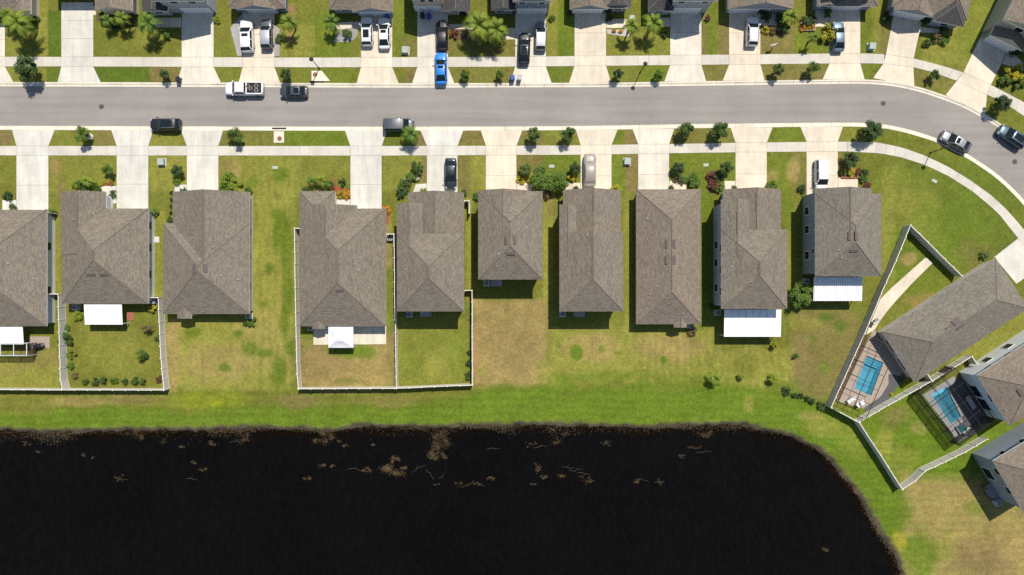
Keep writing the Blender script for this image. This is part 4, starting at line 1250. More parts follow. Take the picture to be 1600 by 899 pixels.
# ================================================================== vehicles
def car(label, px, py, ang, kind, color, L=4.7, Wd=1.82, Hh=1.5, sunroof=None, group=None, metal=.0, roofcol=None, cat='car', name='parked_car', rails=False, rough=None, load=False):
    """px, py: the middle of the car's outline; ang: heading in the photo, degrees counter-clockwise from the right"""
    x, y = W(px, py, Hh * .55)
    r = thing(name, label, cat, (x, y, ROAD_Z if 132 < py < 200 and px < 1400 or (px > 1450 and 190 < py < 232) else SLAB_Z + .006), math.radians(ang), group)
    body = paint(color, metal)
    rp = paint(roofcol, metal) if roofcol else body
    hw = Wd / 2
    zb = .20
    # lower body: stations from tail to nose (x, half-width factor, top of body)
    if kind == 'sedan': st = [(-.5, .70, .42, .56), (-.485, .86, .30, .60), (-.44, .955, .26, .635), (-.30, 1, .2, .66), (0, 1, .2, .645), (.18, 1, .2, .635), (.32, .985, .2, .60), (.43, .93, .24, .55), (.48, .82, .28, .49), (.5, .62, .36, .42)]
    elif kind == 'suv': st = [(-.5, .80, .36, .60), (-.49, .90, .28, .63), (-.45, .97, .24, .645), (-.3, 1, .2, .645), (0, 1, .2, .64), (.18, 1, .2, .635), (.32, .985, .2, .615), (.43, .94, .24, .57), (.48, .84, .28, .51), (.5, .66, .36, .44)]
    elif kind == 'van': st = [(-.5, .88, .3, .58), (-.49, .95, .24, .60), (-.45, .985, .22, .60), (-.3, 1, .2, .60), (0, 1, .2, .59), (.25, 1, .2, .57), (.38, .98, .2, .53), (.45, .93, .24, .48), (.485, .84, .28, .43), (.5, .68, .34, .38)]
    else: st = [(-.5, .90, .34, .60), (-.49, .96, .28, .615), (-.45, .985, .25, .62), (-.3, 1, .22, .62), (0, 1, .22, .62), (.15, 1, .22, .62), (.32, .985, .22, .615), (.44, .94, .26, .58), (.485, .86, .3, .52), (.5, .70, .38, .44)]
    rings = []
    for fx, fw, b, tt in st:
        w = hw * fw; z0 = b * .9; z1 = tt * Hh * (1.0 if kind != 'sedan' else 1.02); X = fx * L
        rings.append([(X, -w * .90, z0), (X, -w * .985, z0 + .10), (X, -w, (z0 + z1) * .52), (X, -w * .965, z1 - .09), (X, -w * .90, z1 - .025), (X, -w * .45, z1 + .012), (X, w * .45, z1 + .012), (X, w * .90, z1 - .025), (X, w * .965, z1 - .09), (X, w, (z0 + z1) * .52), (X, w * .985, z0 + .10), (X, w * .90, z0)])
    mb = MB().rings(rings)
    bd = mb.build('body', body, r, True)
    # cabin: foot and head of the pillars (rear foot, rear top, front top, front foot)
    cab = {'sedan': (-.415, -.235, .07, .262), 'suv': (-.482, -.40, .06, .245), 'van': (-.488, -.455, .17, .335), 'pickup': (-.065, -.04, .19, .30)}[kind]
    zf = {'sedan': .655, 'suv': .63, 'van': .575, 'pickup': .61}[kind] * Hh
    wf, wt = hw * .93, hw * {'sedan': .70, 'suv': .76, 'van': .82, 'pickup': .77}[kind]
    a, b, c, d = [q * L for q in cab]
    zt = Hh
    mid = (b + c) / 2
    st2 = [(a, zf + .0), (a + (b - a) * .55, zf + (zt - zf) * .62), (b, zt - .045), (mid, zt), (c, zt - .04), (c + (d - c) * .5, zf + (zt - zf) * .56), (d, zf)]
    rg = []
    for X, z in st2:
        k = (z - zf) / (zt - zf)
        w = wf + (wt - wf) * k
        rg.append([(X, -wf, zf - .05), (X, -wf, zf - .01), (X, -w, z - .03 * k), (X, -w * .86, z), (X, w * .86, z), (X, w, z - .03 * k), (X, wf, zf - .01), (X, wf, zf - .05)])
    MB().rings(rg).build('cabin', rp, r, True)
    gl = M['pane'] if not rough else body
    if not rough:
        def lift(p, n): return tuple(np.array(p) + np.array(n) * .012)
        def sheet(nm, quad_, n): MB().face([lift(p, n) for p in quad_]).build(nm, gl, r)
        def two(nm, s0, s1, s2, sg):
            P = []
            for X, z in (s0, s1, s2):
                k = (z - zf) / (zt - zf); w = (wf + (wt - wf) * k) * .90
                P.append([(X + sg * .02, -w, z + .012), (X + sg * .02, w, z + .012)])
            m_ = MB()
            for i in (0, 1): m_.face([P[i][0], P[i][1], P[i + 1][1], P[i + 1][0]] if sg < 0 else [P[i + 1][0], P[i + 1][1], P[i][1], P[i][0]])
            m_.build(nm, gl, r)
        two('windshield', (c + .02, zt - .045), st2[5], (d - .03, zf + .03), 1)
        two('rear_window', (b - .02, zt - .055), st2[1], (a + .04, zf + .05), -1)
        for sg in (-1, 1):
            for u0, u1 in ((.04, .47), (.52, .95)) if kind != 'pickup' else ((.1, .9),):
                P = []
                for u, k in ((u0, .12), (u1, .12), (u1, .86), (u0, .86)):
                    lo = a + (b - a) * k; hi = d + (c - d) * k
                    X = lo + (hi - lo) * u; w = wf + (wt - wf) * k
                    P.append((X, sg * (w + .015), zf + (zt - zf) * k))
                MB().face(P if sg < 0 else P[::-1]).build('side_window', gl, r)
        if sunroof:
            s0, s1 = sunroof
            xa, xb = c + (b - c) * s0, c + (b - c) * s1
            MB().box(xa, -wt * .66, zt - .05, xb, wt * .66, zt + .012).build('sunroof', gl, r)
        if rails:
            for sg in (-1, 1):
                MB().tube([(b + .1, sg * wt * .9, zt + .02), (mid, sg * wt * .92, zt + .06), (c - .1, sg * wt * .9, zt + .01)], .025, 5).build('roof_rail', M['rim'], r)
        for sg in (-1, 1):
            MB().box(d - .18, min(sg * hw * .97, sg * (hw + .17)), zf + .02, d - .04, max(sg * hw * .97, sg * (hw + .17)), zf + .17).build('mirror', body, r)
            hl = MB().prism([(L * .44, sg * hw * .62), (L * .485, sg * hw * .60), (L * .468, sg * hw * .86), (L * .425, sg * hw * .93)], .42 * Hh, .535 * Hh if kind == 'sedan' else .555 * Hh)
            hl.build('headlight', plain((.55, .57, .6), .12, .3, .6), r)
            MB().box(-L * .502, min(sg * hw * .55, sg * hw * .84), .45 * Hh, -L * .475, max(sg * hw * .55, sg * hw * .84), .55 * Hh).build('tail_light', plain((.35, .012, .012), .25), r)
    for fx in (-.315, .32):
        for sg in (-1, 1):
            n = 16; R = .335 if kind != 'pickup' else .39
            def ringy(yy, rr): return [(fx * L + rr * math.cos(2 * math.pi * i / n), yy, R + rr * math.sin(2 * math.pi * i / n)) for i in range(n)]
            y0 = sg * hw * .80; y1 = sg * (hw * .995)
            wh = MB().rings([ringy(y0, R), ringy(y1, R)]).build('wheel', M['tyre'], r)
            MB().rings([ringy(y1 - sg * .01, R * .62), ringy(y1 + sg * .012, R * .6)]).build('rim', M['rim'], wh)
    if kind == 'pickup':
        x0, x1 = -.475 * L, -.085 * L
        zt_ = .62 * Hh
        MB().box(x0, -hw * .80, zt_ - .02, x1, hw * .80, zt_ + .02).build('cargo_bed', M['black'], r)
        for sg in (-1, 1):
            MB().box(x0, min(sg * hw * .80, sg * hw * .95), zt_ - .05, x1, max(sg * hw * .80, sg * hw * .95), zt_ + .16).build('bed_wall', body, r)
        MB().box(x0 - .07, -hw * .9, zt_ - .1, x0, hw * .9, zt_ + .15).build('tailgate', body, r)
    return r

WH, BK = (.72, .72, .71), (.010, .010, .012)
car('white SUV with small sunroof parked beside the silver-roofed one', 385, 56, 92, 'suv', WH, 4.95, 1.95, 1.72, (.10, .30))
car('dark grey SUV with silver roof parked beside the white SUV', 416, 53, 91, 'suv', (.10, .105, .115), 4.6, 1.82, 1.70, None, None, .3, (.42, .43, .45))
car('white crew pickup truck at the kerb with coiled straps in its bed', 380.5, 138, 180, 'pickup', WH, 5.9, 2.0, 1.85, cat='pickup', name='pickup_truck')
car('dark grey sedan at the kerb behind the white pickup truck', 458.5, 143, 180, 'sedan', (.055, .058, .07), 4.35, 1.84, 1.42, (.35, .95), None, .3, (.07, .075, .09))
car('white car with large black sunroof beside the white sedan', 573, 49, 91, 'suv', WH, 4.5, 1.84, 1.55, (.12, .72))
car('white sedan with small sunroof beside the white car', 600, 52, 91, 'sedan', WH, 4.85, 1.84, 1.46, (.05, .38))
car('glossy black sedan nose to the garage in front of the bright blue one', 690.5, 56, 91, 'sedan', BK, 4.85, 1.84, 1.50)
car('bright blue sedan parked across the pavement behind the black sedan', 689, 107, 91, 'sedan', (.010, .19, .62), 4.95, 1.84, 1.46, (.1, .35))
car('long black sedan beside the white-roofed crossover in the palm house drive', 819, 76, 88, 'sedan', (.010, .011, .013), 5.0, 1.88, 1.46, (.1, .9))
car('dark crossover with white roof in the shade of the palm house', 845, 56, 89, 'suv', (.18, .19, .20), 4.5, 1.8, 1.62, None, None, .2, (.66, .66, .65))
car('lone white crossover slightly askew in its drive', 1176, 49, 88, 'suv', WH, 4.5, 1.84, 1.64, rails=True)
car('blue-grey sedan half under the yellow-green bush', 1310, 57, 91, 'sedan', (.12, .17, .21), 4.7, 1.8, 1.46, None, None, .4)
car('black SUV with roof rails at the kerb by the equipment pad drive', 257, 194.5, 180, 'suv', (.010, .013, .020), 4.7, 1.92, 1.72, (.05, .8), None, .1, None, rails=True)
car('grey van at the kerb beside the young palm tree', 622.5, 195, 0, 'van', (.085, .095, .105), 4.75, 1.95, 1.85, None, None, .2, (.10, .11, .12), cat='van', name='parked_van')
car('dark slate sedan parked nose to the garage in the south drive', 704, 271.5, -90, 'sedan', (.018, .026, .036), 4.75, 1.84, 1.46, None, None, .3)
car('car under a fitted beige cloth cover', 921.5, 266, 90, 'sedan', (.26, .235, .20), 5.1, 1.95, 1.5, rough=True, name='covered_car')
car('white minivan with its nose under the corner house eave', 1284, 273, -90, 'van', WH, 4.7, 1.85, 1.72, cat='van', name='parked_van')
car('silver-grey sedan at the bend with small sunroof beside the street lamp', 1494.5, 221, 152, 'sedan', (.16, .165, .17), 4.9, 1.9, 1.5, (.05, .4), None, .5, (.34, .34, .34))
car('teal-grey SUV with large sunroof at the outside of the bend', 1583, 213, 147, 'suv', (.045, .085, .105), 4.7, 1.9, 1.66, (.1, .8), None, .4, rails=True)

# the straps and tyres lying in the pickup bed
for i, (px, py, R_, m_) in enumerate(((387, 135, .26, 'dead'), (391, 138, .24, 'dead'), (400, 134, .28, 'tyre'), (400, 141, .26, 'tyre'))):
    x, y = W(px, py, 1.15)
    n = 14; mb = MB()
    rr = []
    for q in range(n + 1):
        a = 2 * math.pi * q / n
        rr.append([(x + (R_ + .06 * math.cos(b)) * math.cos(a), y + (R_ + .06 * math.cos(b)) * math.sin(a), 1.09 + .06 * math.sin(b)) for b in (0, 1.57, 3.14, 4.71)])
    tag(mb.rings(rr, False).build('coiled_strap' if m_ == 'dead' else 'small_tyre', M['paver_tan'] if m_ == 'dead' else M['conc_grey']),
        'coil of tan strap lying in the pickup bed' if m_ == 'dead' else 'small grey ring lying at the tail of the pickup bed', 'strap' if m_ == 'dead' else 'ring', 'loose things in the pickup bed')


# ================================================================== plants
def leafcloud(seed, n, lumps, size, flat=1.0, spread=.62):
    """a unit crown: leaf-sized faces in uneven lumps inside a ball of radius 1, foot at z = 0"""
    r = random.Random(seed); mb = MB()
    cs = []
    for _ in range(lumps):
        while True:
            p = Vector((r.uniform(-1, 1), r.uniform(-1, 1), r.uniform(-1, 1)))
            if .25 < p.length < .88: break
        cs.append((p, r.uniform(.20, .44)))
    for i in range(n):
        c, rad = r.choice(cs)
        d = Vector((r.gauss(0, 1), r.gauss(0, 1), r.gauss(0, 1) + .25)).normalized()
        p = c + d * rad * (r.random() ** .45)
        if r.random() < .05: p *= 1.15
        nrm = (d * .8 + Vector((r.gauss(0, .5), r.gauss(0, .5), r.gauss(.35, .5)))).normalized()
        u = nrm.orthogonal().normalized(); u.rotate(Matrix.Rotation(r.uniform(0, 6.28), 3, nrm)); v = nrm.cross(u)
        s = size * r.uniform(.6, 1.35)
        q = [p + u * s, p + v * s * .55, p - u * s, p - v * s * .55]
        mb.face([(a.x, a.y, (a.z + 1) * flat) for a in q])
    return mb

TREE = [leafcloud(100 + i, 2600, 22, .085) for i in range(4)]
BUSH = [leafcloud(200 + i, 1500, 16, .105, .8) for i in range(4)]
BALL = [leafcloud(300 + i, 700, 26, .12, .9) for i in range(2)]
_cm = {}
def crown_mesh(kind, i, mat):
    k = (kind, i, mat)
    if k not in _cm: _cm[k] = {'t': TREE, 'b': BUSH, 'o': BALL}[kind][i].mesh('crown', M[mat])
    return _cm[k]
_tm = {}
def trunk_mesh(i):
    if i not in _tm:
        r = random.Random(50 + i); mb = MB()
        mb.tube([(0, 0, -.1), (r.uniform(-.03, .03), .02, .5), (r.uniform(-.06, .06), .03, 1.0)], [.055, .045, .035], 7)
        for k in range(6):
            a = k * 1.05 + r.uniform(-.3, .3); e = r.uniform(.28, .5)
            mb.tube([(0, 0, .6 + .06 * k), (e * .5 * math.cos(a), e * .5 * math.sin(a), .95 + .07 * k), (e * math.cos(a), e * math.sin(a), 1.25 + .1 * k)], [.03, .02, .01], 5)
        _tm[i] = mb.mesh('trunk', M['bark'])
    return _tm[i]

def tree(label, px, py, rad, hgt, mat='leaf', at_h=None, group=None, name='young_tree', squash=1.0, cat='tree'):
    """px, py: middle of the crown as seen; hgt: full height (m); rad: crown radius (m)"""
    i = random.randrange(4); rad *= 1.15
    ch = hgt * .66 * squash
    zc = hgt - ch * .5
    x, y = W(px, py, zc)
    r = thing(name, label, cat, (x, y, 0), random.uniform(0, 6.28), group)
    link('trunk', trunk_mesh(i), r, scale=(rad * .95, rad * .95, hgt * .52))
    link('crown', crown_mesh('t', i, mat), r, (0, 0, hgt - ch), random.uniform(0, 6), (rad, rad, ch / 2))
    return r

def bush(label, px, py, rad, hgt=None, mat='leaf_mid', kind='b', group=None, name='shrub', cat='shrub'):
    rad *= .93
    hgt = hgt or rad * 1.25
    x, y = W(px, py, hgt * .6)
    r = thing(name, label, cat, (x, y, 0), random.uniform(0, 6.28), group)
    i = random.randrange(4 if kind == 'b' else 2)
    link('foliage', crown_mesh(kind, i, mat), r, (0, 0, -.03), None, (rad, rad, hgt * (.62 if kind == 'b' else .56)))
    if 'stem' not in _cm:
        m_ = MB()
        for k in range(5): m_.tube([(0, 0, -.1), (.25 * math.cos(k * 1.26), .25 * math.sin(k * 1.26), .5), (.45 * math.cos(k * 1.26), .45 * math.sin(k * 1.26), .95)], [.05, .035, .015], 5)
        _cm['stem'] = m_.mesh('stem', M['bark'])
    link('stem', _cm['stem'], r, None, None, (rad * .8, rad * .8, hgt * .8))
    return r

def frond_mesh(mat, droop, key):
    k = ('frond', mat, key)
    if k in _cm: return _cm[k]
    r = random.Random(key); mb = MB(); n = 15
    def rach(t): return Vector((t, 0, .34 * math.sin(t * 2.4) - droop * t * t))
    for i in range(n):
        t = .10 + .9 * i / n
        p = rach(t); d = (rach(min(t + .05, 1)) - p).normalized()
        ln = .36 * math.sin(math.pi * (.14 + .84 * t)) * r.uniform(.85, 1.1) + .05
        for sg in (-1, 1):
            s = Vector((.62, sg * .78, -.22 - r.uniform(0, .25))).normalized() * ln
            w = d * .03
            mb.face([p - w, p + s * .5 - w * .9 + Vector((0, 0, .02)), p + s, p + s * .5 + w * 1.2, p + w])
    mb.tube([rach(t) for t in (0, .3, .6, 1)], [.022, .016, .011, .004], 4)
    _cm[k] = mb.mesh('frond', M[mat])
    return _cm[k]

def palm(label, px, py, rad, hgt, mat='leaf_palm', n=13, group=None, name='palm_tree', cat='palm'):
    x, y = W(px, py, hgt)
    r = thing(name, label, cat, (x, y, 0), 0, group)
    if 'ptrunk' not in _cm:
        m_ = MB(); m_.tube([(0, 0, -.05), (.01, 0, .3), (.03, .01, .7), (0, 0, 1.0)], [.16, .12, .11, .13], 9)
        _cm['ptrunk'] = m_.mesh('trunk', M['bark'])
    link('trunk', _cm['ptrunk'], r, None, None, (1, 1, hgt))
    for k in range(n):
        low = k % 3
        f = link('frond', frond_mesh(mat, (.25, .5, .8)[low], k % 5 + low * 7), r, (0, 0, hgt - .03 * low))
        s = rad * random.uniform(.85, 1.1) * (.8 if low == 0 else 1)
        f.scale = (s, s, s); f.rotation_euler = (random.uniform(-.15, .15), (-.45, -.1, .1)[low] + random.uniform(-.1, .1), k * 2.399 + random.uniform(-.2, .2))
    return r

# verge trees
VT = [(40, 108, 1.75, 4.0, 'leaf_dark', 'widest verge tree, its shadow reaching over the asphalt'), (257, 116, .7, 2.0, 'leaf', 'low round verge tree beside the black wheeled bin'),
      (447, 116, .8, 2.3, 'leaf_dark', 'small verge tree between the white pickup and the storm drain'), (727, 116, .7, 2.1, 'leaf_mid', 'small verge tree beside the bright blue sedan drive'),
      (780, 116, .62, 2.0, 'leaf_mid', 'small verge tree beside the blue wheeled bin'), (966, 116, .75, 2.2, 'leaf_dark', 'small verge tree between the white gravel house drive and the street lamp'),
      (1030, 116, .7, 2.1, 'leaf_mid', 'small verge tree between the street lamp and the pale grey house drive'), (1216, 110, .85, 2.4, 'leaf', 'verge tree next to the drive of the lone white crossover'),
      (1271, 107, .9, 2.6, 'leaf_mid', 'verge tree next to the drive of the blue-grey sedan'), (1460, 117, .75, 2.0, 'leaf', 'small verge tree between the two turned drives'), (1566, 160, 1.2, 3.2, 'leaf_dark', 'verge tree beyond the widest drive shading the kerb at the bend'),
      (127, 210, 1.15, 2.8, 'leaf_mid', 'verge tree beside the white ringed manhole'), (367, 213, 1.15, 2.6, 'leaf', 'round verge tree beside the square drain with brown lid'),
      (834, 211, 1.0, 3.0, 'leaf', 'verge tree next to the dry drive of the shortest house'), (889, 211, 1.05, 3.0, 'leaf', 'verge tree next to the drive with the covered car'),
      (1073, 203, 1.05, 3.1, 'leaf', 'verge tree next to the drive of the long single-storey house'), (1127, 204, 1.2, 3.3, 'leaf', 'verge tree next to the drive of the largest patio cover house'), (1362, 203, 1.45, 3.4, 'leaf_dark', 'verge tree where the pavement begins to bend')]
for px, py, ra, hg, m_, lb in VT: tree(lb, px, py, ra, hg, m_, group='trees planted along the verges')
palm('young palm on the verge beside the grey van', 641, 209, 1.5, 2.6, 'leaf_mid', 15, 'trees planted along the verges')
# front gardens across the street
for px, py, ra, hg, n, lb, m_ in ((28, 36, 2.4, 4.2, 16, 'large spreading palm before the house with the widest verge tree', 'leaf_palm'), (12, 24, 1.7, 3.0, 11, 'smaller palm tucked behind the large spreading palm', 'leaf_palm'), (168, 32, 1.3, 2.2, 10, 'dark palm at the corner of the set-back garage bed', 'leaf_mid'),
        (190, 28, 1.4, 2.8, 10, 'palm in the middle of the dark palm bed', 'leaf_palm'), (232, 36, 1.9, 3.6, 13, 'palm with star-shaped shadow beside the grey two-storey porch', 'leaf_mid'), (452, 34, 1.6, 3.2, 11, 'slender palm beside the silver-roofed SUV', 'leaf_palm'),
        (518, 34, 1.5, 2.8, 11, 'palm at the porch beside the curved garden path', 'leaf_mid'), (748, 40, 2.6, 3.6, 17, 'broad bright palm of the pair before the blue-grey house', 'leaf_palm'), (775, 46, 2.2, 3.2, 15, 'second bright palm of the pair by the blue-grey porch', 'leaf_palm'),
        (986, 40, 1.5, 3.2, 11, 'palm inside the curve of the white gravel bed', 'leaf_palm'), (1021, 36, 1.8, 3.4, 14, 'palm beside the pale grey house porch', 'leaf_palm'), (1236, 26, 1.4, 2.4, 12, 'pale palm beside the raised yellow flower bed', 'leaf_palm'),
        (1273, 58, .9, 2.6, 9, 'thin palm shading the pavement beside the blue-grey sedan', 'leaf_mid')):
    palm(lb, px, py, ra, hg, m_, n)
for px, py, ra, m_, k, lb in ((54, 28, .8, 'leaf_mid', 'b', 'shrub at the wall behind the large spreading palm'), (262, 56, .8, 'leaf_mid', 'b', 'lone shrub on the lawn before the grey two-storey porch'), (178, 40, .8, 'leaf_dark', 'b', 'dark shrub below the palms of the set-back garage bed'),
        (160, 24, .7, 'leaf_dark', 'b', 'dark shrub against the set-back garage bed wall'), (204, 26, .7, 'leaf_mid', 'b', 'shrub at the outer end of the dark palm bed'), (338, 31, .7, 'leaf_lime', 'b', 'lime shrub at the corner of the grey two-storey house'),
        (436, 60, .75, 'leaf', 'b', 'dark shrub beside the grey paver strip of the silver-roofed SUV'), (541, 54, 1.0, 'leaf', 'b', 'rounded shrub on the curved garden path'), (710, 52, .8, 'leaf_red', 'b', 'reddish shrub beside the glossy black sedan'),
        (725, 50, .8, 'leaf_dark', 'b', 'dark shrub between the reddish shrub and the broad palm'), (780, 60, .7, 'leaf_mid', 'b', 'shrub below the second bright palm'), (760, 56, .8, 'leaf_dark', 'b', 'dark shrub below the broad bright palm'),
        (951, 28, .6, 'leaf_dark', 'b', 'dark shrub at the door of the white gravel house'), (959, 48, .42, 'leaf_orange', 'b', 'small orange shrub in the white gravel bed'), (970, 48, .42, 'leaf_orange', 'b', 'orange shrub in the white gravel bed next to the palm'),
        (890, 20, .5, 'leaf_red', 'b', 'red shrub at the empty drive wall of the white gravel house'), (862, 28, .6, 'leaf_mid', 'b', 'shrub beside the crossover with white roof'), (1038, 54, .6, 'leaf_dark', 'b', 'dark shrub beside the pale grey house drive'),
        (1105, 28, .6, 'leaf_red', 'b', 'red shrub at the side of the pale grey house'), (1198, 26, 1.0, 'leaf_dark', 'o', 'clipped dark ball at the door of the low house'), (1216, 30, .9, 'leaf_dark', 'b', 'dark shrub beside the clipped ball of the low house'),
        (1225, 46, 1.1, 'leaf', 'b', 'spreading shrub on the lawn of the low house'), (1197, 46, .7, 'leaf_yellow', 'b', 'yellow shrub beside the lone white crossover'), (1209, 48, .7, 'leaf_brown', 'b', 'brownish shrub next to the yellow shrub of the low house'),
        (1294, 20, .85, 'leaf_mid', 'o', 'clipped green ball at the porch of the blue-grey sedan house'), (1296, 52, 1.5, 'leaf_yellow', 'b', 'wide yellow-green bush beside the blue-grey sedan'), (1386, 26, .9, 'leaf_dark', 'b', 'dark shrub at the wall of the slightly turned house'),
        (1448, 30, .9, 'leaf_dark', 'b', 'dark shrub at the door of the slightly turned house'), (1478, 40, 1.0, 'leaf_dark', 'b', 'dark shrub at the dark roofed corner of the slightly turned house'), (1466, 58, .9, 'leaf_brown', 'b', 'brownish shrub on the lawn of the slightly turned house'),
        (1477, 62, .9, 'leaf_mid', 'b', 'mid green shrub next to the brownish lawn shrub'), (1449, 67, .8, 'leaf', 'b', 'round lawn shrub nearest the stained drive'), (1588, 78, 1.2, 'leaf_dark', 'o', 'dark rounded bush at the door of the turned two-storey house'),
        (1585, 112, 1.6, 'leaf_yellow', 'b', 'yellow-flecked bush on the lawn of the turned two-storey house'), (1573, 126, 1.1, 'leaf_mid', 'b', 'green shrub below the yellow-flecked bush'), (1596, 128, 1.2, 'leaf_mid', 'b', 'green shrub beside the pavement below the yellow-flecked bush')):
    bush(lb, px, py, ra, None, m_, k)
